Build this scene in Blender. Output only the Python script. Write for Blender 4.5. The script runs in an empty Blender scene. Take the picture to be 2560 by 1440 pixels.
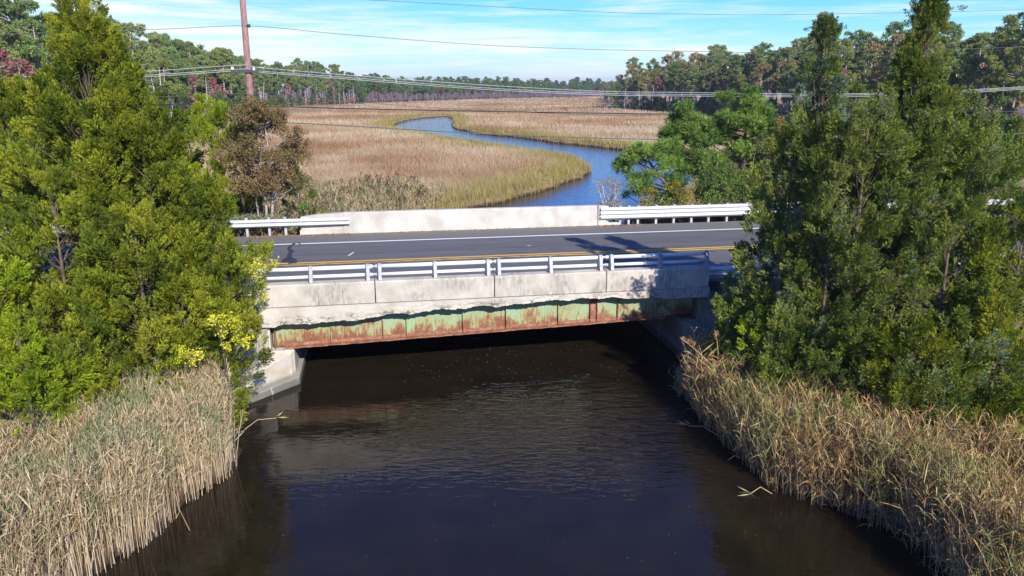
import bpy, math, random
import numpy as np
from mathutils import Vector, Matrix

# ---------------------------------------------------------------- camera, sky, sun
sc = bpy.context.scene
C = sc.collection
FPX, PITCH, CAMH = 1948.0, math.radians(14.6), 7.95
cd = bpy.data.cameras.new('camera'); cam = bpy.data.objects.new('camera', cd); C.objects.link(cam)
cd.sensor_width = 36.0; cd.lens = 36.0 * FPX / 2560.0; cd.clip_start = 0.1; cd.clip_end = 20000
cam.location = (0, 0, CAMH); cam.rotation_euler = (math.pi / 2 - PITCH, 0, 0)
sc.camera = cam
sc.view_settings.view_transform = 'Standard'; sc.view_settings.look = 'None'
sc.view_settings.exposure = 0.57; sc.view_settings.gamma = 1.0
sc.cycles.max_bounces = 6; sc.cycles.transparent_max_bounces = 8
sc.cycles.diffuse_bounces = 3; sc.cycles.glossy_bounces = 3
sc.cycles.caustics_reflective = False; sc.cycles.caustics_refractive = False

HAZE = 0.00022
SUN_EL, SUN_AZ = math.radians(31), math.radians(156)      # azimuth clockwise from +Y
sd_ = Vector((math.sin(SUN_AZ) * math.cos(SUN_EL), math.cos(SUN_AZ) * math.cos(SUN_EL), math.sin(SUN_EL)))
sl = bpy.data.lights.new('sun', 'SUN'); sl.energy = 4.7; sl.angle = math.radians(0.53); sl.color = (1.0, 0.95, 0.86)
sun = bpy.data.objects.new('sun', sl); C.objects.link(sun)
sun.rotation_euler = (-sd_).to_track_quat('-Z', 'Y').to_euler(); sun.location = (10, -20, 40)

world = bpy.data.worlds.new('World'); sc.world = world; world.use_nodes = True
nt = world.node_tree; nt.nodes.clear()
def N(nt, typ, **kw):
    n = nt.nodes.new(typ)
    for k, v in kw.items():
        if k.startswith('i_'):
            key = k[2:]
            key = int(key) if key.isdigit() else key.replace('_', ' ')
            if hasattr(v, 'is_output'): nt.links.new(v, n.inputs[key])
            else: n.inputs[key].default_value = v
        else: setattr(n, k, v)
    return n
def math_(nt, op, a, b=None, c=None, clamp=False):
    n = nt.nodes.new('ShaderNodeMath'); n.operation = op; n.use_clamp = clamp
    for i, v in enumerate((a, b, c)):
        if v is None: continue
        if hasattr(v, 'is_output'): nt.links.new(v, n.inputs[i])
        else: n.inputs[i].default_value = v
    return n.outputs[0]
def ramp(nt, fac, stops, interp='LINEAR'):
    n = nt.nodes.new('ShaderNodeValToRGB'); nt.links.new(fac, n.inputs[0])
    cr = n.color_ramp; cr.interpolation = interp
    while len(cr.elements) < len(stops): cr.elements.new(0.5)
    for e, (p, c) in zip(cr.elements, stops):
        e.position = p
        if not hasattr(c, '__len__'): c = (c, c, c)
        e.color = (c[0], c[1], c[2], 1)
    return n.outputs[0]
def mixc(nt, fac, a, b, mode='MIX'):
    n = nt.nodes.new('ShaderNodeMix'); n.data_type = 'RGBA'; n.blend_type = mode
    for s, v in ((n.inputs[0], fac), (n.inputs[6], a), (n.inputs[7], b)):
        if hasattr(v, 'is_output'): nt.links.new(v, s)
        elif hasattr(v, '__len__'): s.default_value = (v[0], v[1], v[2], 1)
        else: s.default_value = v
    return n.outputs[2]
def noise(nt, vec, scale, detail=4, rough=0.55, dist=0.0):
    n = nt.nodes.new('ShaderNodeTexNoise'); nt.links.new(vec, n.inputs['Vector'])
    n.inputs['Scale'].default_value = scale; n.inputs['Detail'].default_value = detail
    n.inputs['Roughness'].default_value = rough; n.inputs['Distortion'].default_value = dist
    return n.outputs['Fac']
def mapping(nt, vec, scale=(1, 1, 1), loc=(0, 0, 0), rot=(0, 0, 0)):
    n = nt.nodes.new('ShaderNodeMapping'); nt.links.new(vec, n.inputs['Vector'])
    n.inputs['Scale'].default_value = scale; n.inputs['Location'].default_value = loc; n.inputs['Rotation'].default_value = rot
    return n.outputs[0]

tc = N(nt, 'ShaderNodeTexCoord'); D = tc.outputs['Generated']
sky = N(nt, 'ShaderNodeTexSky'); sky.sky_type = 'NISHITA'; sky.sun_disc = False
sky.sun_elevation = SUN_EL; sky.sun_rotation = SUN_AZ; sky.air_density = 1.0; sky.dust_density = 0.3; sky.ozone_density = 2.0
sep = N(nt, 'ShaderNodeSeparateXYZ', i_0=D)
zc = math_(nt, 'MAXIMUM', sep.outputs[2], 0.0)
clear = ramp(nt, zc, [(0.0, (0.44, 0.74, 0.84)), (0.035, (0.29, 0.74, 0.86)), (0.09, (0.12, 0.57, 0.95)), (0.15, (0.03, 0.48, 2.0)), (0.27, (0.03, 0.28, 1.5)), (0.42, (0.030, 0.125, 0.60)), (1.0, (0.026, 0.08, 0.34))])
clearb = mixc(nt, 1.0, clear, (9.0, 9.0, 9.0), 'MULTIPLY')
base = mixc(nt, 0.82, sky.outputs[0], clearb)
# cirrus: noise on direction, stretched along the horizon
cv = mapping(nt, D, (2.6, 2.6, 26.0), (0.35, 0.1, 0.0), (0, 0.02, 0))
c1 = noise(nt, cv, 1.0, 6, 0.62, 0.35)
cv2 = mapping(nt, D, (7.0, 7.0, 120.0), (3.1, 1.4, 0.2), (0, 0.03, 0.3))
c2 = noise(nt, cv2, 1.0, 5, 0.6, 0.5)
cl = math_(nt, 'ADD', math_(nt, 'MULTIPLY', c1, 0.62), math_(nt, 'MULTIPLY', c2, 0.46))
azl = math_(nt, 'MULTIPLY', sep.outputs[0], -0.16)        # more veil towards the left
cl = math_(nt, 'ADD', cl, azl)
low = ramp(nt, zc, [(0.0, 0.12), (0.03, 0.14), (0.065, 0.06), (0.11, -0.0), (0.3, 0.0), (1, 0.0)])
hi = ramp(nt, zc, [(0.0, 0.0), (0.09, 0.0), (0.17, 0.16), (1, 0.3)])
cl = math_(nt, 'SUBTRACT', math_(nt, 'ADD', cl, low), hi)
cf = ramp(nt, cl, [(0.50, 0.0), (0.60, 0.36), (0.72, 1.0)])
skyc = mixc(nt, cf, base, (7.0, 7.5, 7.6))
bg = N(nt, 'ShaderNodeBackground', i_0=skyc, i_1=0.1)
out = N(nt, 'ShaderNodeOutputWorld', i_0=bg.outputs[0])

# ---------------------------------------------------------------- geometry of the place
PH = math.radians(10.2); BX, BY = 0.0, 21.2
EX, EY = math.cos(PH), math.sin(PH)
def ray(px, py):
    u = (px - 1280) / FPX; v = (py - 720) / FPX
    return (u, math.cos(PITCH) - v * math.sin(PITCH), -math.sin(PITCH) - v * math.cos(PITCH))
def onz(px, py, z):
    r = ray(px, py); k = (z - CAMH) / r[2]; return (r[0] * k, r[1] * k)
def at(px, py, Y):
    r = ray(px, py); k = Y / r[1]; return (r[0] * k, Y, CAMH + r[2] * k)
def loc(X, Y):
    X = X - BX; Y = Y - BY; return (X * EX + Y * EY, -X * EY + Y * EX)
def wor(s, t): return (BX + s * EX - t * EY, BY + s * EY + t * EX)
def rz(px, py, z): return loc(*onz(px, py, z))

# ---------------------------------------------------------------- materials
def newmat(name):
    m = bpy.data.materials.new(name); m.use_nodes = True
    t = m.node_tree; t.nodes.clear()
    o = t.nodes.new('ShaderNodeOutputMaterial')
    return m, t, o
def principled(t, o, col, rough=0.7, spec=0.3, metal=0.0, bump=None, bstr=0.3, bdist=0.02):
    p = t.nodes.new('ShaderNodeBsdfPrincipled')
    for key, v in (('Base Color', col), ('Roughness', rough), ('Specular IOR Level', spec), ('Metallic', metal)):
        s = p.inputs[key]
        if hasattr(v, 'is_output'): t.links.new(v, s)
        elif hasattr(v, '__len__'): s.default_value = (v[0], v[1], v[2], 1)
        else: s.default_value = v
    if bump is not None:
        b = t.nodes.new('ShaderNodeBump'); b.inputs['Strength'].default_value = bstr; b.inputs['Distance'].default_value = bdist
        t.links.new(bump, b.inputs['Height']); t.links.new(b.outputs[0], p.inputs['Normal'])
    t.links.new(p.outputs[0], o.inputs[0]); return p
def ocoord(t): return t.nodes.new('ShaderNodeTexCoord').outputs['Object']

def leaf_mat(name, trans=0.22, rnd=0.16):
    m, t, o = newmat(name)
    a = t.nodes.new('ShaderNodeAttribute'); a.attribute_name = 'col'
    oi = t.nodes.new('ShaderNodeObjectInfo')
    br = math_(t, 'ADD', math_(t, 'MULTIPLY', oi.outputs['Random'], 2 * rnd), 1 - rnd)
    hs = t.nodes.new('ShaderNodeHueSaturation'); t.links.new(a.outputs['Color'], hs.inputs['Color']); t.links.new(br, hs.inputs['Value'])
    p = t.nodes.new('ShaderNodeBsdfPrincipled'); t.links.new(hs.outputs[0], p.inputs['Base Color'])
    p.inputs['Roughness'].default_value = 0.65; p.inputs['Specular IOR Level'].default_value = 0.15
    tr = t.nodes.new('ShaderNodeBsdfTranslucent'); t.links.new(hs.outputs[0], tr.inputs['Color'])
    mx = t.nodes.new('ShaderNodeMixShader'); mx.inputs[0].default_value = trans
    t.links.new(p.outputs[0], mx.inputs[1]); t.links.new(tr.outputs[0], mx.inputs[2]); t.links.new(mx.outputs[0], o.inputs[0])
    return m
M_LEAF = leaf_mat('foliage', 0.28); M_REED = leaf_mat('dry_reed', 0.2, 0.02)

def bark_mat(name, c1, c2):
    m, t, o = newmat(name); v = mapping(t, ocoord(t), (6, 6, 1.2))
    n = noise(t, v, 3.0, 5)
    principled(t, o, ramp(t, n, [(0.3, c1), (0.7, c2)]), 0.85, 0.1, bump=n, bstr=0.6, bdist=0.03); return m
M_BARK = bark_mat('bark_brown', (0.07, 0.05, 0.04), (0.19, 0.145, 0.115))
M_BARKG = bark_mat('bark_grey', (0.20, 0.17, 0.15), (0.48, 0.43, 0.38))
M_POLE = bark_mat('pole_wood', (0.17, 0.085, 0.075), (0.36, 0.22, 0.20))

def concrete(name, stain=True, white=False, lowdark=False, crack=False, dark=1.0):
    m, t, o = newmat(name); P = ocoord(t)
    n1 = noise(t, P, 1.3, 6, 0.6); n2 = noise(t, P, 14.0, 6, 0.7); n3 = noise(t, P, 70.0, 3, 0.6)
    b0, b1 = ((0.41, 0.385, 0.345), (0.57, 0.54, 0.49)) if white else ((0.40, 0.365, 0.31), (0.55, 0.51, 0.445))
    col = ramp(t, n1, [(0.32, b0), (0.62, b1)])
    col = mixc(t, ramp(t, n2, [(0.50, 0.0), (0.80, 0.45)]), col, (0.33, 0.29, 0.24))
    col = mixc(t, ramp(t, n3, [(0.55, 0.0), (0.8, 0.35)]), col, (0.27, 0.25, 0.22))
    if stain:                                   # vertical algae streaks in patches
        sv = mapping(t, P, (5.0, 5.0, 1.5)); s1 = noise(t, sv, 2.2, 8, 0.75)
        pv = mapping(t, P, (0.75, 0.1, 1.1), (0.2, 0, 0.35)); s2 = noise(t, pv, 1.0, 3, 0.5)
        sp = N(t, 'ShaderNodeSeparateXYZ', i_0=P)
        band = ramp(t, sp.outputs[2], [(0.0, 0.0), (0.01, 1.0)]) if False else None
        f = math_(t, 'MULTIPLY', ramp(t, s1, [(0.40, 0.0), (0.62, 1.0)]), ramp(t, s2, [(0.43, 0.0), (0.58, 0.72)]))
        col = mixc(t, f, col, (0.15, 0.145, 0.125))
    if white:
        v = N(t, 'ShaderNodeTexVoronoi', i_0=mapping(t, P, (2.5, 2.5, 4.5))); v.feature = 'DISTANCE_TO_EDGE'
        w = noise(t, P, 3.0, 3); f = math_(t, 'MULTIPLY', ramp(t, v.outputs[0], [(0.0, 0.5), (0.035, 0.0)]), ramp(t, w, [(0.45, 0), (0.6, 1)]))
        col = mixc(t, f, col, (0.3, 0.27, 0.23))
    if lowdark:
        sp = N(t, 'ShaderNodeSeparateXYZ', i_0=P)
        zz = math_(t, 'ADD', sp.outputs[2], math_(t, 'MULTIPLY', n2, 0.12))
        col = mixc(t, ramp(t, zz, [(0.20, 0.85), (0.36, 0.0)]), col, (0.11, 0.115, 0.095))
        ow = noise(t, mapping(t, P, (1.2, 1.2, 1.6), (4, 2, 0)), 1.0, 4)
        col = mixc(t, ramp(t, ow, [(0.5, 0.0), (0.65, 0.5)]), col, (0.36, 0.27, 0.12))
        ev = noise(t, mapping(t, P, (5, 5, 0.6), (7, 3, 0)), 1.0, 5, 0.7)
        col = mixc(t, ramp(t, ev, [(0.60, 0.0), (0.66, 0.85)]), col, (0.72, 0.70, 0.65))
    if crack:
        wv = N(t, 'ShaderNodeTexNoise', i_0=P); wv.inputs['Scale'].default_value = 4.0; wv.inputs['Detail'].default_value = 5
        pv = N(t, 'ShaderNodeVectorMath', i_0=mapping(t, P, (1.3, 1.3, 6.0)), i_1=mapping(t, wv.outputs['Color'], (1.6, 1.6, 1.6))); pv.operation = 'ADD'
        v = N(t, 'ShaderNodeTexVoronoi', i_0=pv.outputs[0]); v.feature = 'DISTANCE_TO_EDGE'; v.inputs['Scale'].default_value = 1.6
        sp = N(t, 'ShaderNodeSeparateXYZ', i_0=P)
        zz = math_(t, 'SUBTRACT', sp.outputs[2], math_(t, 'MULTIPLY', sp.outputs[0], 0.032))
        lowm = ramp(t, math_(t, 'ADD', math_(t, 'SUBTRACT', zz, 1.5, clamp=True), math_(t, 'MULTIPLY', n1, 0.2)), [(0.60, 1.0), (0.74, 0.0)])
        f = math_(t, 'MULTIPLY', ramp(t, v.outputs[0], [(0.0, 1.0), (0.07, 0.8), (0.13, 0.0)]), lowm)
        f = math_(t, 'MULTIPLY', f, ramp(t, noise(t, P, 2.2, 4), [(0.46, 0.0), (0.56, 0.9)]))
        col = mixc(t, f, col, (0.09, 0.08, 0.07))
        col = mixc(t, math_(t, 'MULTIPLY', lowm, ramp(t, noise(t, P, 6, 5, .7), [(0.5, 0), (0.7, 0.5)])), col, (0.33, 0.22, 0.15))
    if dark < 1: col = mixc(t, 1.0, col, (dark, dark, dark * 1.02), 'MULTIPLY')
    bh = math_(t, 'ADD', math_(t, 'MULTIPLY', n2, 0.7), math_(t, 'MULTIPLY', n3, 0.3))
    principled(t, o, col, 0.85, 0.2, bump=bh, bstr=0.55, bdist=0.02); return m
M_CONC = concrete('parapet_concrete'); M_CONCW = concrete('barrier_concrete', False, True)
M_CONCA = concrete('abutment_concrete', True, False, True); M_CONCD = concrete('painted_shade_concrete', True, False, True, dark=0.42); M_CONCF = concrete('fascia_concrete', False, crack=True)  # dark copy has the right-hand cedars' shade painted into the abutment colour

def steel_rust(name):
    m, t, o = newmat(name); P = ocoord(t)
    sp = N(t, 'ShaderNodeSeparateXYZ', i_0=P)
    a = noise(t, mapping(t, P, (1.5, 1, 1.1), (3.3, 0, 0)), 1.5, 6, 0.65); b = noise(t, mapping(t, P, (7.5, 1, 1.2)), 2.4, 7, 0.72)
    fine = noise(t, P, 22, 5, 0.75)
    # height above the flange: z - (1.05 + 0.031 s)
    hz = math_(t, 'SUBTRACT', sp.outputs[2], math_(t, 'ADD', math_(t, 'MULTIPLY', sp.outputs[0], 0.028), 1.035))
    k = math_(t, 'ADD', math_(t, 'MULTIPLY', a, 0.72), math_(t, 'MULTIPLY', b, 0.62))
    k = math_(t, 'ADD', k, math_(t, 'MULTIPLY', fine, 0.12))
    k = math_(t, 'SUBTRACT', k, math_(t, 'MULTIPLY', hz, 0.40))
    green = ramp(t, noise(t, P, 3.2, 5), [(0.3, (0.25, 0.33, 0.18)), (0.7, (0.28, 0.41, 0.26))])
    ochre = mixc(t, ramp(t, k, [(0.46, 0.0), (0.60, 0.85)]), green, (0.33, 0.28, 0.12))
    rust = ramp(t, math_(t, 'ADD', math_(t, 'MULTIPLY', b, 0.6), math_(t, 'MULTIPLY', fine, 0.4)), [(0.36, (0.10, 0.04, 0.028)), (0.52, (0.21, 0.08, 0.045)), (0.68, (0.33, 0.17, 0.10))])
    col = mixc(t, ramp(t, k, [(0.555, 0.0), (0.66, 1.0)]), ochre, rust)
    col = mixc(t, ramp(t, fine, [(0.62, 0.0), (0.74, 0.6)]), col, (0.14, 0.06, 0.035))
    principled(t, o, col, 0.7, 0.3, bump=fine, bstr=0.4, bdist=0.01); return m
M_GIRD = steel_rust('girder_green_paint')
def rust_mat(name, c1, c2, c3):
    m, t, o = newmat(name); P = ocoord(t)
    b = noise(t, P, 5.0, 7, 0.7); f = noise(t, P, 40, 4, 0.6)
    col = ramp(t, math_(t, 'ADD', math_(t, 'MULTIPLY', b, 0.7), math_(t, 'MULTIPLY', f, 0.3)), [(0.35, c1), (0.5, c2), (0.65, c3)])
    principled(t, o, col, 0.8, 0.2, bump=f, bstr=0.5, bdist=0.01); return m
M_RUST = rust_mat('flange_rust', (0.13, 0.05, 0.032), (0.28, 0.12, 0.075), (0.42, 0.24, 0.17))
M_STIFF = rust_mat('stiffener_rust', (0.13, 0.055, 0.045), (0.26, 0.10, 0.07), (0.42, 0.27, 0.22))
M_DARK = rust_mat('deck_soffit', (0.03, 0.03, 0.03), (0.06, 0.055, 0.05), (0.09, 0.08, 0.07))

def simple(name, c, rough=0.5, spec=0.4, metal=0.0, var=0.15, scale=6):
    m, t, o = newmat(name); P = ocoord(t); n = noise(t, P, scale, 5, 0.65)
    lo = tuple(x * (1 - var) for x in c); hi2 = tuple(min(1, x * (1 + var)) for x in c)
    principled(t, o, ramp(t, n, [(0.3, lo), (0.7, hi2)]), rough, spec, metal, bump=n, bstr=0.1, bdist=0.01); return m
M_ALU = simple('aluminium_rail', (0.72, 0.73, 0.75), 0.5, 0.4, 0.0, 0.07, 9)
M_POST = simple('aluminium_post', (0.30, 0.31, 0.34), 0.5, 0.4, 0.3, 0.2, 12)
M_GALV = simple('guardrail_white', (0.52, 0.525, 0.53), 0.5, 0.3, 0.0, 0.10, 4)
M_GPOST = simple('guardrail_post_grey', (0.42, 0.43, 0.45), 0.6, 0.3, 0.2, 0.3, 8)
M_WIREW = simple('bare_wire', (0.42, 0.45, 0.46), 0.5, 0.4, 0.0, 0.05)
M_WIREB = simple('black_cable', (0.035, 0.035, 0.035), 0.6, 0.3, 0.0, 0.3)
M_WIREG = simple('grey_cable', (0.10, 0.11, 0.12), 0.6, 0.3, 0.0, 0.3)
M_PORC = simple('porcelain', (0.8, 0.8, 0.78), 0.3, 0.5); M_DBRN = simple('brown_glaze', (0.04, 0.025, 0.03), 0.3, 0.5)
M_BLK = simple('dark_timber', (0.07, 0.065, 0.07), 0.8, 0.2)

ASPH = [(0.35, (0.098, 0.096, 0.098)), (0.65, (0.135, 0.133, 0.135))]
def asphalt():
    m, t, o = newmat('asphalt'); P = ocoord(t)
    n = noise(t, P, 60, 4, 0.75); g = noise(t, mapping(t, P, (0.5, 2.2, 1)), 1.5, 5); k2 = noise(t, P, 190, 2, 0.6)
    sp = N(t, 'ShaderNodeSeparateXYZ', i_0=P)
    col = ramp(t, math_(t, 'ADD', math_(t, 'MULTIPLY', n, 0.5), math_(t, 'MULTIPLY', g, 0.5)), ASPH)
    wt = math_(t, 'SINE', math_(t, 'MULTIPLY', sp.outputs[1], 3.7))
    wt = math_(t, 'MULTIPLY', ramp(t, wt, [(0.0, 0.0), (1.0, 1.0)]), ramp(t, noise(t, mapping(t, P, (0.12, 1.2, 1)), 1.0, 4), [(0.35, 0.15), (0.7, 0.6)]))
    col = mixc(t, wt, col, (0.155, 0.150, 0.146))
    sp2 = ramp(t, noise(t, mapping(t, P, (0.35, 0.8, 1), (5, 1, 0)), 1.4, 6, 0.7), [(0.58, 0.0), (0.7, 0.5)])
    col = mixc(t, sp2, col, (0.070, 0.070, 0.074))
    sh = ramp(t, math_(t, 'MULTIPLY', math_(t, 'SUBTRACT', sp.outputs[1], 8.0), 4.0, clamp=True), [(0, 0.0), (1, 0.75)])
    col = mixc(t, sh, col, ramp(t, n, [(0.35, (0.13, 0.125, 0.118)), (0.65, (0.21, 0.20, 0.185))]))
    col = mixc(t, ramp(t, k2, [(0.60, 0.0), (0.72, 0.5)]), col, (0.30, 0.28, 0.25))
    # pale grit close to the barrier
    gr = math_(t, 'MULTIPLY', math_(t, 'SUBTRACT', sp.outputs[1], 9.1), 1.8, clamp=True)
    f = math_(t, 'MULTIPLY', gr, ramp(t, noise(t, P, 28, 5, 0.8), [(0.5, 0.0), (0.62, 0.9)]))
    col = mixc(t, f, col, (0.34, 0.27, 0.20))
    # cracked, patched strip beside the centre line
    ck = math_(t, 'MULTIPLY', math_(t, 'COMPARE', sp.outputs[1], 4.25, 0.45), ramp(t, noise(t, mapping(t, P, (0.8, 3, 1)), 2.0, 5, 0.7), [(0.54, 0.0), (0.62, 0.8)]))
    col = mixc(t, ck, col, (0.035, 0.032, 0.035))
    principled(t, o, col, 0.85, 0.25, bump=n, bstr=0.35, bdist=0.01); return m
M_ASPH = asphalt()
def paint(name, c, wear):
    m, t, o = newmat(name); P = ocoord(t)
    n = noise(t, mapping(t, P, (1.1, 9, 1)), 2.2, 7, 0.72); n2 = noise(t, P, 60, 3, 0.7)
    k = math_(t, 'ADD', math_(t, 'MULTIPLY', n, 0.8), math_(t, 'MULTIPLY', n2, 0.2))
    col = mixc(t, ramp(t, k, [(wear, 0.0), (wear + 0.03, 1.0)]), c, (0.10, 0.10, 0.105))
    principled(t, o, col, 0.7, 0.3); return m
M_PW = paint('white_road_paint', (0.80, 0.79, 0.76), 0.66); M_PY = paint('yellow_road_paint', (0.85, 0.47, 0.02), 0.64)
M_PY2 = paint('worn_yellow_road_paint', (0.80, 0.47, 0.05), 0.515); M_TAR = simple('tar', (0.035, 0.035, 0.04), 0.5, 0.4)
M_SEAM = simple('seam_tar', (0.045, 0.045, 0.05), 0.6, 0.3)

def ground_mat():
    m, t, o = newmat('ground_litter'); P = ocoord(t)
    a = t.nodes.new('ShaderNodeAttribute'); a.attribute_name = 'marsh'
    n = noise(t, P, 0.9, 6, 0.6); f = noise(t, P, 16, 6, 0.75); w = noise(t, P, 0.05, 5, 0.6)
    lit = ramp(t, f, [(0.3, (0.075, 0.05, 0.035)), (0.55, (0.20, 0.12, 0.085)), (0.75, (0.36, 0.24, 0.17))])
    mar = ramp(t, math_(t, 'ADD', math_(t, 'MULTIPLY', w, 0.6), math_(t, 'MULTIPLY', f, 0.4)), [(0.35, (0.20, 0.13, 0.075)), (0.65, (0.36, 0.25, 0.13))])
    col = mixc(t, a.outputs['Fac'], lit, mar)
    sp = N(t, 'ShaderNodeSeparateXYZ', i_0=P)
    col = mixc(t, ramp(t, sp.outputs[2], [(0.08, 1.0), (0.22, 0.0)]), col, (0.055, 0.042, 0.03))
    principled(t, o, col, 0.9, 0.1, bump=f, bstr=0.8, bdist=0.06); return m
M_GROUND = ground_mat()

def water_mat():
    m, t, o = newmat('river_water'); P = ocoord(t)
    sp = N(t, 'ShaderNodeSeparateXYZ', i_0=P); X, Y = sp.outputs[0], sp.outputs[1]
    # ripple patch driven by the wind in mid-stream; upstream reach is rippled everywhere
    dx = math_(t, 'DIVIDE', math_(t, 'SUBTRACT', X, 1.9), 4.8); dy = math_(t, 'DIVIDE', math_(t, 'SUBTRACT', Y, 17.3), 3.4)
    r2 = math_(t, 'ADD', math_(t, 'MULTIPLY', dx, dx), math_(t, 'MULTIPLY', dy, dy))
    warp = math_(t, 'MULTIPLY', noise(t, P, 0.45, 3), 1.1)
    patch = ramp(t, math_(t, 'ADD', r2, warp), [(0.5, 1.0), (1.0, 0.55), (1.9 / 2, 0.55)]) if False else ramp(t, math_(t, 'MULTIPLY', math_(t, 'ADD', r2, warp), 0.4), [(0.2, 1.0), (0.42, 0.5), (0.7, 0.10), (1.0, 0.07)])
    up = ramp(t, math_(t, 'MULTIPLY', math_(t, 'SUBTRACT', Y, 30.0), 0.08, clamp=True), [(0, 0.0), (1, 0.24)])
    amp = math_(t, 'MAXIMUM', patch, up)
    v = mapping(t, P, (1.3, 3.4, 1), (0, 0, 0), (0, 0, math.radians(-14)))
    w1 = noise(t, v, 1.45, 3, 0.5, 0.7); w2 = noise(t, mapping(t, P, (1.0, 3.0, 1), (5, 2, 0), (0, 0, math.radians(18))), 3.2, 2, 0.45, 0.3)
    w3 = noise(t, P, 0.5, 2)
    h = math_(t, 'ADD', math_(t, 'MULTIPLY', w1, 0.7), math_(t, 'MULTIPLY', w2, 0.3))
    h = math_(t, 'ADD', math_(t, 'MULTIPLY', h, amp), math_(t, 'MULTIPLY', w3, 0.10))
    mud = noise(t, mapping(t, P, (1.2, 1.2, 1)), 0.8, 5)
    col = ramp(t, mud, [(0.3, (0.011, 0.008, 0.005)), (0.7, (0.018, 0.013, 0.008))])
    p = principled(t, o, col, 0.03, 0.5, bump=h, bstr=1.0, bdist=0.10)
    p.inputs['IOR'].default_value = 1.33
    return m
M_WATER = water_mat()

# ---------------------------------------------------------------- helpers
def tag(o, label=None, cat=None, group=None, kind=None):
    if label: o['label'] = label
    if cat: o['category'] = cat
    if group: o['group'] = group
    if kind: o['kind'] = kind
    return o
def empty(name, l=(0, 0, 0), rz_=0.0):
    o = bpy.data.objects.new(name, None); C.objects.link(o); o.location = l; o.rotation_euler = (0, 0, rz_); o.empty_display_size = 0.3; return o
class MB:
    def __init__(s): s.v = []; s.f = []
    def box(s, x0, x1, y0, y1, z0, z1):
        b = len(s.v); s.v += [(x, y, z) for z in (z0, z1) for y in (y0, y1) for x in (x0, x1)]
        s.f += [tuple(b + i for i in q) for q in ((0, 2, 3, 1), (4, 5, 7, 6), (0, 1, 5, 4), (2, 6, 7, 3), (0, 4, 6, 2), (1, 3, 7, 5))]
    def prism(s, prof, x0, x1, axis='x'):      # prof: closed (a,b) outline, extruded along x
        b = len(s.v); n = len(prof)
        for x in (x0, x1): s.v += [(x, a, c) for a, c in prof]
        s.f += [tuple(range(b + n - 1, b - 1, -1)), tuple(range(b + n, b + 2 * n))]
        for i in range(n):
            j = (i + 1) % n; s.f.append((b + i, b + j, b + n + j, b + n + i))
    def poly(s, pts, z0, z1):                  # vertical prism on an (x,y) outline; z1 may be a list
        b = len(s.v); n = len(pts); z1 = z1 if hasattr(z1, '__len__') else [z1] * n
        s.v += [(x, y, z0) for x, y in pts] + [(p[0], p[1], z) for p, z in zip(pts, z1)]
        s.f += [tuple(range(b + n - 1, b - 1, -1)), tuple(range(b + n, b + 2 * n))]
        for i in range(n):
            j = (i + 1) % n; s.f.append((b + i, b + j, b + n + j, b + n + i))
    def tube(s, pts, rad, n=6, caps=True):
        rad = rad if hasattr(rad, '__len__') else [rad] * len(pts)
        b = len(s.v); P = [Vector(p) for p in pts]
        for i, p in enumerate(P):
            d = (P[min(i + 1, len(P) - 1)] - P[max(i - 1, 0)]).normalized()
            a = d.cross(Vector((0, 0, 1)) if abs(d.z) < 0.9 else Vector((1, 0, 0))).normalized(); c = d.cross(a)
            for k in range(n):
                w = 2 * math.pi * k / n; s.v.append(tuple(p + (a * math.cos(w) + c * math.sin(w)) * rad[i]))
        for i in range(len(P) - 1):
            for k in range(n):
                k2 = (k + 1) % n; s.f.append((b + i * n + k, b + i * n + k2, b + (i + 1) * n + k2, b + (i + 1) * n + k))
        if caps: s.f += [tuple(b + k for k in range(n - 1, -1, -1)), tuple(b + (len(P) - 1) * n + k for k in range(n))]
    def build(s, name, mat, parent=None, smooth=False, bevel=0):
        me = bpy.data.meshes.new(name); me.from_pydata(s.v, [], s.f); me.update()
        if smooth: me.shade_smooth()
        me.materials.append(mat); o = bpy.data.objects.new(name, me); C.objects.link(o)
        if parent: o.parent = parent
        if bevel:
            md = o.modifiers.new('bevel', 'BEVEL'); md.width = bevel; md.segments = 2; md.limit_method = 'ANGLE'
        return o
def quad_mesh(name, Q, col, mat, smooth=False):
    """Q (n,4,3) quads, col (n,3) colour per face -> mesh data"""
    n = len(Q); me = bpy.data.meshes.new(name)
    me.vertices.add(4 * n); me.vertices.foreach_set('co', Q.reshape(-1).astype(np.float32))
    me.loops.add(4 * n); me.loops.foreach_set('vertex_index', np.arange(4 * n, dtype=np.int32))
    me.polygons.add(n); me.polygons.foreach_set('loop_start', np.arange(0, 4 * n, 4, dtype=np.int32))
    a = me.attributes.new('col', 'FLOAT_COLOR', 'POINT')
    c4 = np.ones((n, 4), np.float32); c4[:, :3] = np.clip(col, 0.003, 1)
    a.data.foreach_set('color', np.repeat(c4, 4, axis=0).reshape(-1))
    me.update(calc_edges=True); me.materials.append(mat); return me
def link(name, me, parent=None):
    o = bpy.data.objects.new(name, me); C.objects.link(o)
    if parent: o.parent = parent
    return o
def copy_tree(o, parent=None):
    c = o.copy(); C.objects.link(c)
    if parent: c.parent = parent
    for ch in list(o.children): copy_tree(ch, c)
    return c

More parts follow.
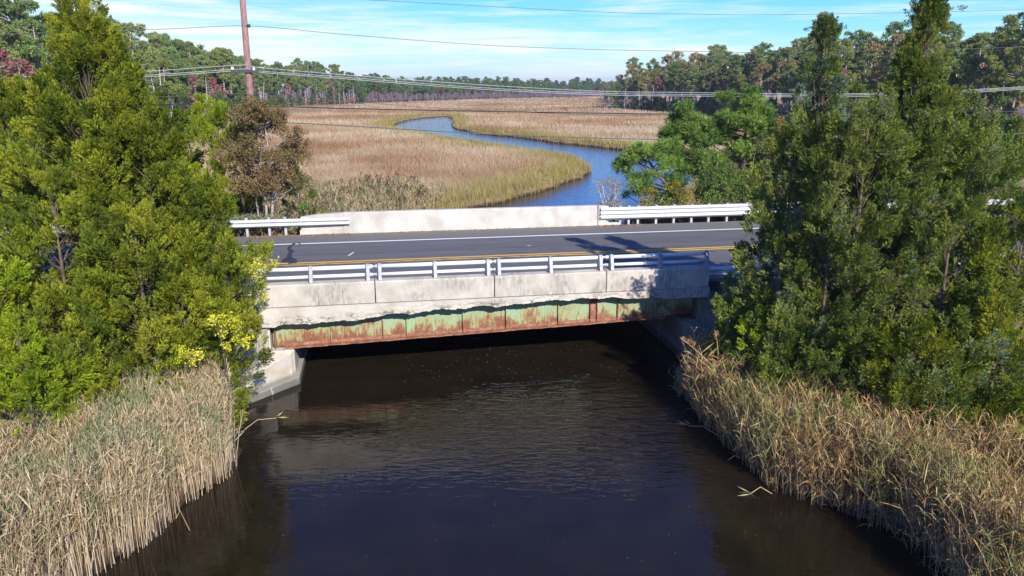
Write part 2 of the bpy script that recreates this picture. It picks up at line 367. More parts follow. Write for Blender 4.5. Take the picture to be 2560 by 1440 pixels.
_lat = np.random.default_rng(5).random((256, 256))
def vnoise(x, y, sc_):
    x = np.asarray(x, float) / sc_ + 100.3; y = np.asarray(y, float) / sc_ + 77.7
    xi = np.floor(x).astype(int); yi = np.floor(y).astype(int); fx = x - xi; fy = y - yi
    fx = fx * fx * (3 - 2 * fx); fy = fy * fy * (3 - 2 * fy)
    g = lambda a, b: _lat[a & 255, b & 255]
    return (g(xi, yi) * (1 - fx) + g(xi + 1, yi) * fx) * (1 - fy) + (g(xi, yi + 1) * (1 - fx) + g(xi + 1, yi + 1) * fx) * fy
def fbm(x, y, s): return 0.55 * vnoise(x, y, s) + 0.3 * vnoise(x, y, s / 2.3) + 0.15 * vnoise(x, y, s / 5.1)
def inpoly(x, y, poly):
    x = np.asarray(x, float); y = np.asarray(y, float); c = np.zeros(x.shape, bool); n = len(poly)
    for i in range(n):
        x0, y0 = poly[i]; x1, y1 = poly[(i + 1) % n]
        if y0 == y1: continue
        c ^= ((y0 > y) != (y1 > y)) & (x < (x1 - x0) * (y - y0) / (y1 - y0) + x0)
    return c
def polydist(x, y, poly, closed=True):
    x = np.asarray(x, float); y = np.asarray(y, float); d = np.full(x.shape, 1e9); n = len(poly)
    for i in range(n if closed else n - 1):
        ax, ay = poly[i]; bx, by = poly[(i + 1) % n]; L = (bx - ax) ** 2 + (by - ay) ** 2 + 1e-12
        u = np.clip(((x - ax) * (bx - ax) + (y - ay) * (by - ay)) / L, 0, 1)
        d = np.minimum(d, np.hypot(x - ax - u * (bx - ax), y - ay - u * (by - ay)))
    return d

# ---------------------------------------------------------------- river outline (world x,y; closed)
LBANK = [(-9, -40), (-8.6, 0), (-8.0, 8), (-6.96, 11.4), (-6.5, 12.5), (-6.4, 13.6), (-5.86, 15.0), (-6.3, 17.2), (-7.07, 18.55), (-6.0, 20.3)]
LUNDER = [wor(-6.05, 0.2), wor(-6.05, 10.0)]
LUP = [(-7.6, 33), (-6.8, 40), (-5, 46), (-2.92, 51.4), (-1.37, 53.2), (0.59, 57.1), (3.17, 61.7), (5.54, 67.6), (7.0, 72), (7.5, 76), (6.8, 83.2), (4.54, 89.6), (0.98, 96.3), (-4.34, 107.3), (-10.1, 118), (-14, 126.3), (-19, 138), (-24.5, 160), (-24.5, 182), (-22.3, 198)]
RUP = [(-17.2, 208.8), (-13.9, 190), (-13.2, 176.9), (-11.8, 158), (-9.9, 145), (-5.4, 133), (0.63, 123.8), (6.7, 110.9), (11.5, 103.7), (13.7, 99.8), (16.6, 90.6), (18.3, 82), (17.8, 74), (15, 63), (10.3, 53), (6.5, 42), (4.6, 36)]
RUNDER = [wor(5.15, 10.0), wor(5.1, 0.6)]
RBANK = [(4.75, 20.9), (4.45, 19.9), (4.28, 18.9), (4.6, 17.7), (5.0, 15.6), (5.4, 14.2), (6.5, 13.3), (7.06, 12.7), (7.16, 11.4), (7.6, 8), (8.2, 0), (9, -40)]
RIVER = LBANK + LUNDER + LUP + RUP + RUNDER + RBANK
def jag(poly, amp=0.35, step=1.3):
    rnd = random.Random(3); outp = []
    for i in range(len(poly)):
        a = poly[i]; b = poly[(i + 1) % len(poly)]; L = math.dist(a, b)
        outp.append(a)
        if L > 60 or min(a[1], b[1]) < 33: continue
        k = int(L / step)
        for j in range(1, k):
            u = j / k; w = amp * (0.4 + min(1, a[1] / 120))
            outp.append((a[0] + (b[0] - a[0]) * u + rnd.uniform(-w, w), a[1] + (b[1] - a[1]) * u + rnd.uniform(-w, w)))
    return outp
RIVERJ = jag(RIVER)
WOODL = [(-38, 35), (-40, 52), (-45, 68), (-47, 104), (-64.7, 185), (-79, 240), (-78, 292), (-66, 318), (-50, 360), (-18, 441), (31, 514), (80, 571), (140, 600)]
WOODR = [(33, 262), (44, 242), (48, 215), (57, 150), (56, 120), (55, 90), (44, 60), (36, 44)]
# ---------------------------------------------------------------- ground sheet
def axis(a, b, step, g, lo, hi):
    v = list(np.arange(a, b + 1e-6, step)); s = step
    while v[-1] < hi: s *= g; v.append(v[-1] + s)
    s = step; L = []; x = a
    while x > lo: s *= g; x -= s; L.append(x)
    return np.array(L[::-1] + v)
xs = axis(-34, 34, 0.45, 1.16, -2600, 2600)
ys = np.concatenate([axis(7, 60, 0.45, 1.2, -600, 60)[:-1], np.arange(60, 212, 0.8), axis(212, 214, 0.9, 1.14, 212, 3500)])
ys = np.unique(np.round(ys, 3))
GX, GY = np.meshgrid(xs, ys)
def land_h(X, Y):
    X = np.asarray(X, float); Y = np.asarray(Y, float)
    s = (X - BX) * EX + (Y - BY) * EY; t = -(X - BX) * EY + (Y - BY) * EX
    ins = inpoly(X, Y, RIVERJ); d = polydist(X, Y, RIVERJ); sd = np.where(ins, -d, d)
    land = 0.30 + 0.12 * fbm(X, Y, 6) + 0.10 * fbm(X, Y, 1.4)
    wood = np.clip((np.maximum(-X - 44, X - 40)) / 60, 0, 1) * np.clip((420 - Y) / 200, 0, 1)
    land = land + wood * 1.2
    dt = np.maximum(np.maximum(-0.5 - t, t - 10.7), 0)
    emb = 2.27 - dt / 1.45 - 0.05 * fbm(X, Y, 1.5) * (dt > 0)
    cap = np.where((t > 0.1) & (t < 9.8), 9.0, 0.30 + np.maximum(sd, 0) * 1.15)
    h = np.maximum(land, np.minimum(emb, cap))
    hb = np.where(sd > 0, h, -1.0)
    bank = np.clip(sd / 0.35, 0, 1)
    under = (t > 0.1) & (t < 9.8)
    h = np.where(sd <= 0, -0.9, np.where(under, hb, 0.06 * (1 - bank) + h * bank))
    h = np.where((np.abs(t - 4.9) < 5.2), np.minimum(h, 2.27), h)
    h = np.where((t > -0.1) & (t < 9.75) & (s > -8.2) & (s < 7.0), -0.9, h)
    bl = ((s + 6.70) * -1.91 + (t - 0.16) * 1.25) / 2.28; br = ((s - 5.62) * 1.66 + (t - 0.11) * 1.73) / 2.40
    zl = (t > -2.3) & (t < 0.5) & (s > -9.5) & (s < -5.4); zr = (t > -2.0) & (t < 0.5) & (s > 4.6) & (s < 9)
    h = np.where(zl, np.minimum(h, np.where(bl < 0.2, -0.35, 0.25 + (bl - 0.2) * 1.5)), h)
    h = np.where(zr, np.minimum(h, np.where(br < 0.25, 0.05, 0.35 + (br - 0.25) * 1.5)), h)
    return h, sd, s, t
GZ, SD, _, _ = land_h(GX, GY)
ny, nx = GX.shape
me = bpy.data.meshes.new('ground')
me.vertices.add(nx * ny); me.vertices.foreach_set('co', np.stack([GX, GY, GZ], -1).reshape(-1).astype(np.float32))
ii = np.arange((ny - 1) * (nx - 1)); r_, c_ = ii // (nx - 1), ii % (nx - 1); b_ = r_ * nx + c_
F = np.stack([b_, b_ + 1, b_ + nx + 1, b_ + nx], -1).astype(np.int32)
me.loops.add(F.size); me.loops.foreach_set('vertex_index', F.reshape(-1))
me.polygons.add(len(F)); me.polygons.foreach_set('loop_start', np.arange(0, F.size, 4, dtype=np.int32))
at_ = me.attributes.new('marsh', 'FLOAT', 'POINT')
_t = -(GX - BX) * EY + (GY - BY) * EX
inw = np.zeros(GX.shape, bool)
WL = WOODL + [(200, 5000), (-5000, 5000), (-5000, 35)]; WR = WOODR + [(5000, 40), (5000, 320)]
inw = inpoly(GX, GY, WL) | inpoly(GX, GY, WR)
mar = ((_t > 12.5) & ~inw).astype(np.float32)
at_.data.foreach_set('value', mar.reshape(-1))
me.update(calc_edges=True); me.shade_smooth(); me.materials.append(M_GROUND)
go = bpy.data.objects.new('ground', me); C.objects.link(go); tag(go, kind='structure')
# water sheet
w = MB(); w.v = [(-60, -600, 0), (60, -600, 0), (60, 260, 0), (-60, 260, 0)]; w.f = [(0, 1, 2, 3)]
tag(w.build('river_water', M_WATER), kind='structure')

# ---------------------------------------------------------------- road
def in_frame(name): return empty(name, (BX, BY, 0), PH)
def top(o, *a, **k):                     # place a single-mesh thing built in bridge coordinates
    o.location = (BX, BY, 0); o.rotation_euler = (0, 0, PH); return tag(o, *a, **k)
m = MB(); m.box(-160, 160, 0.30, 9.72, 2.27, 2.35); road = top(m.build('road', M_ASPH), kind='structure')
def strip(mb, s0, s1, t0, t1, z, wob=0.0, step=0.5, seed=1):
    rnd = random.Random(seed); n = max(1, int((s1 - s0) / step)); b = len(mb.v)
    for i in range(n + 1):
        s = s0 + (s1 - s0) * i / n; o1 = rnd.uniform(-wob, wob); mb.v += [(s, t0 + o1, z), (s, t1 + o1 + rnd.uniform(-wob, wob) * 0.3, z)]
    for i in range(n): mb.f.append((b + 2 * i, b + 2 * i + 2, b + 2 * i + 3, b + 2 * i + 1))
m = MB(); strip(m, -150, 150, 7.87, 8.02, 2.354, 0.006); m.build('edge_line', M_PW, road)
m = MB(); strip(m, -150, 150, 1.02, 1.14, 2.354, 0.006, seed=4); m.build('edge_line', M_PW, road)
m = MB(); strip(m, -150, 150, 4.60, 4.73, 2.354, 0.007, seed=5); m.build('centre_line', M_PY, road)
m = MB(); strip(m, 2.6, 150, 4.33, 4.45, 2.354, 0.007, seed=6); m.build('centre_line', M_PY, road)
m = MB(); strip(m, -150, 2.6, 4.33, 4.45, 2.354, 0.012, seed=7); m.build('centre_line', M_PY2, road)
m = MB(); strip(m, -150, 150, 5.86, 5.885, 2.354, 0.012, 0.9, 8); m.build('pavement_seam', M_SEAM, road)
def ribbon(mb, pts, wd, z):
    b = len(mb.v)
    for i, p in enumerate(pts):
        q0 = pts[max(i - 1, 0)]; q1 = pts[min(i + 1, len(pts) - 1)]; dx, dy = q1[0] - q0[0], q1[1] - q0[1]; L = math.hypot(dx, dy) + 1e-9
        w_ = wd[i] if hasattr(wd, '__len__') else wd
        mb.v += [(p[0] - dy / L * w_, p[1] + dx / L * w_, z), (p[0] + dy / L * w_, p[1] - dx / L * w_, z)]
    for i in range(len(pts) - 1): mb.f.append((b + 2 * i, b + 2 * i + 1, b + 2 * i + 3, b + 2 * i + 2))
m = MB(); pts = [rz(x, y, 2.35) for x, y in ((752, 612), (745, 607), (738, 608), (728, 614), (722, 621), (729, 628), (724, 636), (723, 643), (716, 649), (712, 655))]
ribbon(m, pts, [0.02, 0.04, 0.05, 0.06, 0.07, 0.09, 0.07, 0.09, 0.12, 0.12], 2.358)
pts = [rz(x, y, 2.35) for x, y in ((724, 646), (732, 650), (733, 658), (720, 659))]; ribbon(m, pts, [0.1, 0.13, 0.12, 0.06], 2.362)
m.build('tar_patch', M_TAR, road)
for k, (a, b2) in enumerate((((871, 640), (884, 631)), ((1318, 614), (1327, 615)))):
    m = MB(); ribbon(m, [rz(*a, 2.35), rz(*b2, 2.35)], 0.025, 2.358); m.build('paint_scuff', M_PW, road)

# ---------------------------------------------------------------- bridge
bridge = in_frame('bridge')
tag(bridge, 'weathered concrete road bridge with rusting green steel girder over the dark river', 'bridge')
rnd = random.Random(11)
# near parapet: four concrete panels with open joints
joints = [-6.98, -3.79, -0.495, 2.755, 5.9]
for i in range(4):
    a, b = joints[i] + 0.012, joints[i + 1] - 0.012
    m = MB(); m.prism([(0.0, 2.16 + 0.02), (0.36, 2.18), (0.36, 2.79), (0.03, 2.79), (0.0, 2.76)], a, b)
    m.build('parapet_panel', M_CONC, bridge, bevel=0.012)
# fascia beam with spalled lower edge
def bottom(s):                           # broken outline of the fascia's lower edge
    pts = [(-7.0, 1.60), (-6.5, 1.62), (-6.2, 1.70), (-5.6, 1.66), (-5.0, 1.70), (-4.3, 1.70), (-3.8, 1.79), (-3.3, 1.83), (-2.8, 1.80), (-2.3, 1.88), (-1.9, 1.90), (-1.4, 1.86), (-0.9, 1.95), (-0.45, 1.87), (0.1, 1.93), (0.7, 1.95), (1.3, 1.98), (1.8, 1.96), (2.1, 2.02), (2.5, 1.97), (3.0, 1.99), (3.4, 1.96), (3.9, 1.93), (4.35, 1.95), (4.4, 1.89), (5.9, 1.89)]
    for p, q in zip(pts, pts[1:]):
        if p[0] <= s <= q[0]: return p[1] + (q[1] - p[1]) * (s - p[0]) / (q[0] - p[0])
    return pts[-1][1]
ns, nz = 430, 12
V = []; Fc = []; S = np.linspace(-6.98, 4.42, ns)
for j, s in enumerate(S):
    q_ = math.floor((s + 0.05 * vnoise(s, 2, 0.2)) / 0.17); j1 = (vnoise(q_ * 1.7, 0.0, 0.6) - 0.5) * 0.055 + (vnoise(s, 9.0, 0.045) - 0.5) * 0.03 + (vnoise(s, 4.0, 0.5) - 0.5) * 0.04
    bz = bottom(s) + j1 + 0.02; spall = 1.0 if s < -6.3 else 0.0
    brk = bz + 0.07 + 0.10 * vnoise(s, 3.0, 0.35) + 0.03 * vnoise(s, 5, 0.05)
    for k in range(nz):
        u = k / (nz - 1); z = bz + (2.165 - bz) * u
        dep = 0.0
        if s > -6.4:
            e_ = max(0.0, min(1.0, (brk - z) / 0.05)) * max(0.0, min(1.0, vnoise(s, 7.0, 0.5) * 2.6 - 0.75))
            dep = e_ * (0.006 + 0.022 * vnoise(s * 3, z * 6, 0.4)) + 0.010 * vnoise(s * 4, z * 9, 0.5) * (z < brk + 0.1)
        V.append((s, -0.025 + dep, z))
    V.append((s, 0.40, 2.165)); V.append((s, 0.40, bz + 0.04)); V.append((s, 0.12, bz + 0.02))
nr = nz + 3
for j in range(ns - 1):
    for k in range(nr):
        k2 = (k + 1) % nr; Fc.append((j * nr + k, (j + 1) * nr + k, (j + 1) * nr + k2, j * nr + k2))
m = MB(); m.v = V; m.f = Fc + [tuple(range(nr)), tuple((ns - 1) * nr + k for k in range(nr - 1, -1, -1))]
m.build('fascia_beam', M_CONCF, bridge)
m = MB(); m.box(4.425, 5.93, -0.03, 0.40, 1.885, 2.175); m.build('end_block', M_CONC, bridge, bevel=0.012)
# deck and cross girders
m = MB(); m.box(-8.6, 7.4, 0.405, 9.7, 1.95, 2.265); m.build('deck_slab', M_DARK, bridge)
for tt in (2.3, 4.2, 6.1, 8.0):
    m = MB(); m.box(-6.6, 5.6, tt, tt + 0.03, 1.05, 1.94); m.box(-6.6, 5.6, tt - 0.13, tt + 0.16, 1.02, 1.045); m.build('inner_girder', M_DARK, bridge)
# near girder: sloping bottom line
def gz(s): return 0.90 + (s + 6.3) * 0.0275
def slopebox(mb, s0, s1, t0, t1, za, zb, top_=None, n=1):
    for i in range(n):
        a = s0 + (s1 - s0) * i / n; b = s0 + (s1 - s0) * (i + 1) / n; q = len(mb.v)
        z = lambda s, d: gz(s) + d
        T = (lambda s, d: top_) if top_ is not None else z
        mb.v += [(a, t0, z(a, za)), (b, t0, z(b, za)), (b, t1, z(b, za)), (a, t1, z(a, za)), (a, t0, T(a, zb)), (b, t0, T(b, zb)), (b, t1, T(b, zb)), (a, t1, T(a, zb))]
        mb.f += [tuple(q + i_ for i_ in f) for f in ((0, 3, 2, 1), (4, 5, 6, 7), (0, 1, 5, 4), (1, 2, 6, 5), (2, 3, 7, 6), (3, 0, 4, 7))]
m = MB(); slopebox(m, -6.62, 5.62, 0.46, 0.48, 0.03, 0, 2.0); gird = m.build('steel_girder', M_GIRD, bridge)
m = MB()
b = len(m.v); n_ = 150
for i in range(n_ + 1):                  # bottom flange, ragged front edge
    s = -6.35 + (4.75 + 6.35) * i / n_; j_ = (vnoise(s, 1, 0.12) - 0.5) * 0.05; z = gz(s)
    m.v += [(s, 0.29 + j_, z), (s, 0.455, z), (s, 0.455, z + 0.035), (s, 0.29 + j_, z + 0.028)]
for i in range(n_):
    for k in range(4): m.f.append((b + 4 * i + k, b + 4 * i + 4 + k, b + 4 * i + 4 + (k + 1) % 4, b + 4 * i + (k + 1) % 4))
m.f += [(b, b + 3, b + 2, b + 1), tuple(b + 4 * n_ + k for k in range(4))]
m.build('bottom_flange', M_RUST, gird)
m = MB(); slopebox(m, -6.3, 4.7, 0.435, 0.457, 0.036, 0.12, None, 40); m.build('flange_angle', M_RUST, gird)
for s_ in (-6.55, -5.05, -3.62, -2.95, -1.35, -0.1, 1.45, 2.42, 2.62, 3.26, 4.4):
    m = MB(); slopebox(m, s_ - 0.012, s_ + 0.012, 0.375 if s_ > -6 else 0.3, 0.458, 0.036, 0, 1.93); m.build('stiffener', M_STIFF if s_ in (-6.55, 2.42, 2.62, 3.26, -3.62) else M_GIRD, gird)
m = MB(); slopebox(m, 2.425, 2.615, 0.44, 0.457, 0.13, 0, 1.93); m.build('splice_plate', M_STIFF, gird)
# railing on the near parapet
secs = [(-6.95, -3.83, [-6.88, -5.475, -3.96]), (-3.755, -0.53, [-3.64, -2.13, -0.645]), (-0.455, 2.72, [-0.34, 1.15, 2.62]), (2.79, 5.93, [2.95, 4.42, 5.86])]
for a, b, posts in secs:
    rl = MB(); rl.tube([(a, 0.30, 3.14), (b, 0.30, 3.14)], 0.056, 10); ra = rl.build('railing', M_ALU, bridge, True)
    r2_ = MB(); r2_.tube([(a, 0.30, 2.915), (b, 0.30, 2.915)], 0.046, 10); r2_.build('lower_rail', M_ALU, ra, True)
    for s in posts:
        p = MB(); prof = [(0.06, 2.79), (0.30, 2.79), (0.27, 2.90), (0.25, 3.02), (0.25, 3.16), (0.29, 3.215), (0.25, 3.245), (0.20, 3.235), (0.155, 3.17), (0.12, 3.04), (0.09, 2.90)]
        p.prism(prof, s - 0.05, s + 0.05); p.build('post', M_POST, ra, bevel=0.01)
# splice sleeves
for a in (-3.79, -0.49, 2.755):
    for z_ in (3.14, 2.915): m = MB(); m.tube([(a - 0.06, 0.30, z_), (a + 0.06, 0.30, z_)], 0.034, 8); m.build('rail_sleeve', M_POST, bridge)
# far parapet / barrier
m = MB(); m.prism([(9.70, 2.27), (10.06, 2.27), (10.06, 3.14), (10.0, 3.17), (9.78, 3.17), (9.74, 3.14)], -4.9, 5.32)
m.build('far_barrier', M_CONCW, bridge, bevel=0.02)
m = MB(); b = 0
m.v = [(-6.5, 9.79, 2.63), (-4.902, 9.72, 2.30), (-4.902, 10.05, 2.30), (-6.5, 10.05, 2.63), (-6.5, 9.82, 3.02), (-5.9, 9.78, 3.11), (-4.902, 9.76, 3.15), (-4.902, 10.05, 3.15), (-5.9, 10.05, 3.11), (-6.5, 10.05, 3.02), (-6.5, 9.8, 2.3), (-6.5, 10.05, 2.3)]
m.f = [(10, 1, 6, 5, 4, 0), (11, 3, 9, 8, 7, 2), (4, 5, 8, 9), (5, 6, 7, 8), (10, 0, 4, 9, 3, 11), (10, 11, 2, 1)]
m.build('barrier_end', M_CONCW, bridge)
m = MB(); m.box(-6.55, -5.75, 9.66, 9.785, 2.36, 2.54); m.build('brick_block', M_CONCW, bridge, bevel=0.01)
m = MB()                                 # rounded right-hand terminal
outl = [(5.325, 9.66), (5.45, 9.64), (5.62, 9.66), (5.80, 9.76), (5.86, 9.9), (5.86, 10.06), (5.325, 10.06)]
m.poly(outl, 2.27, [3.19, 3.20, 3.19, 3.14, 3.10, 3.10, 3.17]); m.build('barrier_terminal', M_CONCW, bridge, bevel=0.03)
m = MB(); m.box(5.34, 6.25, 9.70, 9.95, 2.3, 2.45); m.build('terminal_footing', M_CONCW, bridge, bevel=0.02)
# abutments and wing walls (bridge coordinates)
def L(x, y): return loc(x, y)
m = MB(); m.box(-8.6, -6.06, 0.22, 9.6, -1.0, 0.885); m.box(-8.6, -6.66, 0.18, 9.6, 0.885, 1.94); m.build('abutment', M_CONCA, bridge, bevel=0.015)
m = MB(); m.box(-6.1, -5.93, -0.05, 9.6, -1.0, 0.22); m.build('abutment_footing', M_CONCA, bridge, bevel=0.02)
a0, a1 = L(-6.0, 20.35), L(-7.12, 18.55); a0 = (-6.64, -0.02); a1 = (-7.62, -1.28)
dx, dy = a1[0] - a0[0], a1[1] - a0[1]; q = math.hypot(dx, dy); nxx, nyy = dy / q, -dx / q
def wall(p0, p1, th, z0, zt0, zt1, name, side=1, mat=None):
    dx, dy = p1[0] - p0[0], p1[1] - p0[1]; q = math.hypot(dx, dy); nx_, ny_ = -dy / q * side, dx / q * side
    mb = MB(); mb.poly([p0, p1, (p1[0] + nx_ * th, p1[1] + ny_ * th), (p0[0] + nx_ * th, p0[1] + ny_ * th)], z0, [zt0, zt1, zt1, zt0])
    return mb.build(name, mat or M_CONCA, bridge, bevel=0.015)
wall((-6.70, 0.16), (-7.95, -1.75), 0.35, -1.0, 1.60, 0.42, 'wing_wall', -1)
# battered lower block in front of the wing wall, with the footing ledge at the water
m = MB()
pb = [(-6.06, 0.215), (-6.08, 0.05), (-7.50, -1.42), (-7.70, -1.30), (-6.71, 0.20)]
m.v = [(x, y, -1.0) for x, y in pb] + [(-6.08, 0.215, 0.885), (-6.14, 0.12, 0.80), (-7.62, -1.40, 0.28), (-7.72, -1.30, 0.28), (-6.69, 0.18, 0.885)]
m.f = [(4, 3, 2, 1, 0), (5, 6, 7, 8, 9)] + [(i, (i + 1) % 5, 5 + (i + 1) % 5, 5 + i) for i in range(5)]
m.build('battered_base', M_CONCA, bridge)
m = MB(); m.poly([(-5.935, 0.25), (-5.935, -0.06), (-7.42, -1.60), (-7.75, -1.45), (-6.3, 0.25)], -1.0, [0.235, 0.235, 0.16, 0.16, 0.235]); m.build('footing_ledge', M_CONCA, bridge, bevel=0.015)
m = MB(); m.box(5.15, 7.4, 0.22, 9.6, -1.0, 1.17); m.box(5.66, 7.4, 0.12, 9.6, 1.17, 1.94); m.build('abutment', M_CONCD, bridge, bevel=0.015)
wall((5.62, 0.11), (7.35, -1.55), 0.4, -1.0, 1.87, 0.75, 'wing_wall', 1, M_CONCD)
m = MB()
pb = [(5.14, 0.215), (5.12, 0.0), (6.75, -1.62), (6.95, -1.45), (5.63, 0.10)]
m.v = [(x, y, -1.0) for x, y in pb] + [(5.16, 0.215, 1.15), (5.2, 0.10, 1.1), (6.85, -1.5, 0.4), (6.95, -1.42, 0.4), (5.62, 0.12, 1.17)]
m.f = [(4, 3, 2, 1, 0), (5, 6, 7, 8, 9)] + [(i, (i + 1) % 5, 5 + (i + 1) % 5, 5 + i) for i in range(5)]
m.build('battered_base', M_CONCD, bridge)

# ---------------------------------------------------------------- guardrails
def wbeam(mb, s0, s1, t, zb, ht, humps, flare=None):
    n = humps * 6; prof = []
    for i in range(n + 1):
        u = i / n; d = -0.11 * (1 - math.cos(2 * math.pi * humps * u)) / 2 - 0.0
        prof.append((t + d, zb + ht * u))
    k = max(1, int(abs(s1 - s0) / 3.8)); b = len(mb.v)
    back = [(p[0] + 0.006, p[1]) for p in prof]
    for j in range(k + 1):
        s = s0 + (s1 - s0) * j / k
        mb.v += [(s, a, z) for a, z in prof]
    m_ = n + 1
    for j in range(k):
        for i in range(n): mb.f.append((b + j * m_ + i, b + (j + 1) * m_ + i, b + (j + 1) * m_ + i + 1, b + j * m_ + i + 1))
    # lips folded back give the rail its thickness
    for z_, o_ in ((0, 0.02), (n, 0.02)):
        b2 = len(mb.v)
        for j in range(k + 1):
            s = s0 + (s1 - s0) * j / k; mb.v += [(s, prof[z_][0], prof[z_][1]), (s, prof[z_][0] + 0.03, prof[z_][1])]
        for j in range(k): mb.f.append((b2 + 2 * j, b2 + 2 * j + 2, b2 + 2 * j + 3, b2 + 2 * j + 1))
def guardrail(label, s0, s1, t, zb, ht, humps, posts, side, zg=2.27, ext=0.03):
    r = in_frame('guardrail'); tag(r, label, 'guardrail')
    m = MB(); wbeam(m, s0, s1, t, zb, ht, humps); m.build('rail_beam', M_GALV, r, True)
    for s in posts:
        m = MB(); a, b = (t + 0.09, t + 0.24) if side > 0 else (t - 0.24, t - 0.05)
        m.box(s - 0.045, s + 0.045, a, b, zg - 0.9, zb + ht + ext); 
        m.box(s - 0.05, s + 0.05, (t + 0.005) if side > 0 else t - 0.045, (t + 0.088) if side > 0 else t - 0.02, zb + 0.02, zb + ht - 0.02)
        m.build('post', M_GPOST, r)
    return r
guardrail('white three-ridged guardrail running right from the far barrier end', 5.40, 15.5, 9.62, 2.60, 0.50, 3, [6.29, 6.66, 7.06, 7.85, 8.63, 9.41, 10.18, 11.0, 11.9, 12.8, 13.7, 14.6], 1)
guardrail('white two-ridged guardrail continuing far right behind the cedars', 15.52, 60, 9.62, 2.66, 0.32, 2, [15.6 + 1.9 * i for i in range(23)], 1)
guardrail('white guardrail bolted to the left end of the far barrier', -60, -4.66, 9.63, 2.70, 0.30, 2, [-7.08, -7.68, -8.50, -9.34] + [-10.9 - 1.55 * i for i in range(30)], 1, ext=0.06)
guardrail('shaded guardrail past the right end of the near parapet', 6.02, 45, 0.42, 2.40, 0.29, 2, [7.35 + 1.9 * i for i in range(18)], -1)
guardrail('guardrail on the near roadside among the left cedars', -45, -7.05, 0.42, 2.40, 0.29, 2, [-8.3 - 1.9 * i for i in range(18)], -1)

# ---------------------------------------------------------------- utility pole and wires
PY_ = 32.5
pb_ = at(640, 560, PY_); pt = at(604, -75, PY_)
pole = empty('utility_pole', (-10.62, PY_, 1.6)); tag(pole, 'tall reddish wooden utility pole rising behind the red-leaved tree', 'utility pole')
m = MB(); m.tube([(0, 0, -1), (0.02, 0, 5), (0.03, 0, 11.6)], [0.155, 0.14, 0.105], 12); m.build('shaft', M_POLE, pole, True)
m = MB(); m.box(-0.62, 0.45, -0.20, -0.08, 6.78, 6.90); ca = m.build('crossarm', M_BLK, pole); ca.rotation_euler = (0, 0.10, 0.0); ca.location = (0, 0, 0.05)
ca.rotation_euler = (0, 0.0, math.radians(10))
m = MB(); m.tube([(-0.42, -0.16, 6.8), (-0.03, -0.14, 6.25)], 0.018, 5); m.build('brace', M_BLK, pole)
for dx_, z_ in ((-0.55, 7.0), (0.30, 6.98)):
    m = MB(); m.tube([(dx_, -0.16, z_ - 0.09), (dx_, -0.16, z_ - 0.03), (dx_, -0.16, z_ + 0.02), (dx_, -0.16, z_ + 0.06)], [0.03, 0.06, 0.055, 0.02], 8); m.build('insulator', M_PORC, pole, True)
m = MB(); m.tube([(0.12, -0.02, 8.62), (0.19, -0.02, 8.62), (0.25, -0.02, 8.62)], [0.05, 0.075, 0.05], 8); m.build('spool_insulator', M_DBRN, pole, True)
m = MB(); m.tube([(0.13, -0.02, -1), (0.135, -0.02, 5), (0.11, -0.02, 11.4)], 0.012, 4); m.build('ground_wire', M_BLK, pole)
for z_ in (4.35, 5.55): m = MB(); m.box(-0.02, 0.19, -0.19, -0.12, z_ - 0.05, z_ + 0.05); m.build('cable_clamp', M_BLK, pole)
def wire(label, pts, T, r, mat):
    # a hanging line in the vertical plane t = T parallel to the road
    W = []
    for px, py in pts:
        q = ray(px, py); k = (T + (-EY) * BX + EX * BY) / (q[0] * (-EY) + q[1] * EX)
        W.append((q[0] * k, q[1] * k, CAMH + q[2] * k))
    P = [Vector(p) for p in W]; Pn = []
    for i in range(len(P) - 1):           # smooth sag
        p0, p1, p2, p3 = P[max(i - 1, 0)], P[i], P[i + 1], P[min(i + 2, len(P) - 1)]
        for j in range(8):
            u = j / 8; Pn.append(0.5 * ((2 * p1) + (p2 - p0) * u + (2 * p0 - 5 * p1 + 4 * p2 - p3) * u * u + (3 * p1 - p0 - 3 * p2 + p3) * u ** 3))
    Pn.append(P[-1])
    m = MB(); m.tube(Pn, r, 5); o = m.build('power_line', mat); tag(o, label, 'cable', 'overhead lines along the road')
PT = loc(-10.62, PY_)[1]
wire('topmost thin wire crossing the sky at the right', [(400, -30), (930, 0), (1500, 30), (1720, 35), (1900, 37), (2250, 32), (2560, 24), (2900, 10)], PT + 0.3, 0.009, M_WIREG)
wire('second wire from the top, tied to the pole by the brown insulator', [(-300, 92), (0, 86), (165, 80), (430, 72), (625, 65), (860, 86), (1200, 112), (1500, 124), (1720, 128), (1900, 131), (2150, 128), (2350, 124), (2560, 117), (2900, 100)], PT - 0.12, 0.010, M_WIREG)
wire('highest of the three pale wires at the crossarm', [(-300, 225), (0, 196), (310, 182), (597, 163), (640, 168), (860, 187), (1200, 212), (1500, 228), (1700, 231), (2000, 235), (2200, 233), (2350, 228), (2560, 217), (2900, 195)], PT - 0.15, 0.010, M_WIREW)
wire('middle of the three pale wires at the crossarm', [(-300, 232), (0, 204), (300, 192), (600, 173), (640, 177), (860, 193), (1200, 219), (1500, 233), (1700, 236), (2000, 238.5), (2200, 236), (2350, 231), (2560, 220), (2900, 199)], PT - 0.17, 0.0095, M_WIREW)
wire('lowest of the three pale wires at the crossarm', [(-300, 237), (0, 208), (300, 196), (600, 177), (640, 180.5), (860, 197), (1200, 223), (1500, 237), (1700, 240), (2000, 242), (2200, 240), (2350, 235), (2560, 223), (2900, 202)], PT - 0.16, 0.0095, M_WIREW)
wire('thin grey wire just above the black cable', [(-200, 262), (250, 247), (460, 240), (610, 234), (700, 241), (860, 253), (1130, 272), (1300, 280), (1500, 287), (1700, 289), (2000, 289), (2400, 283), (2560, 277), (2900, 262)], PT - 0.2, 0.010, M_WIREG)
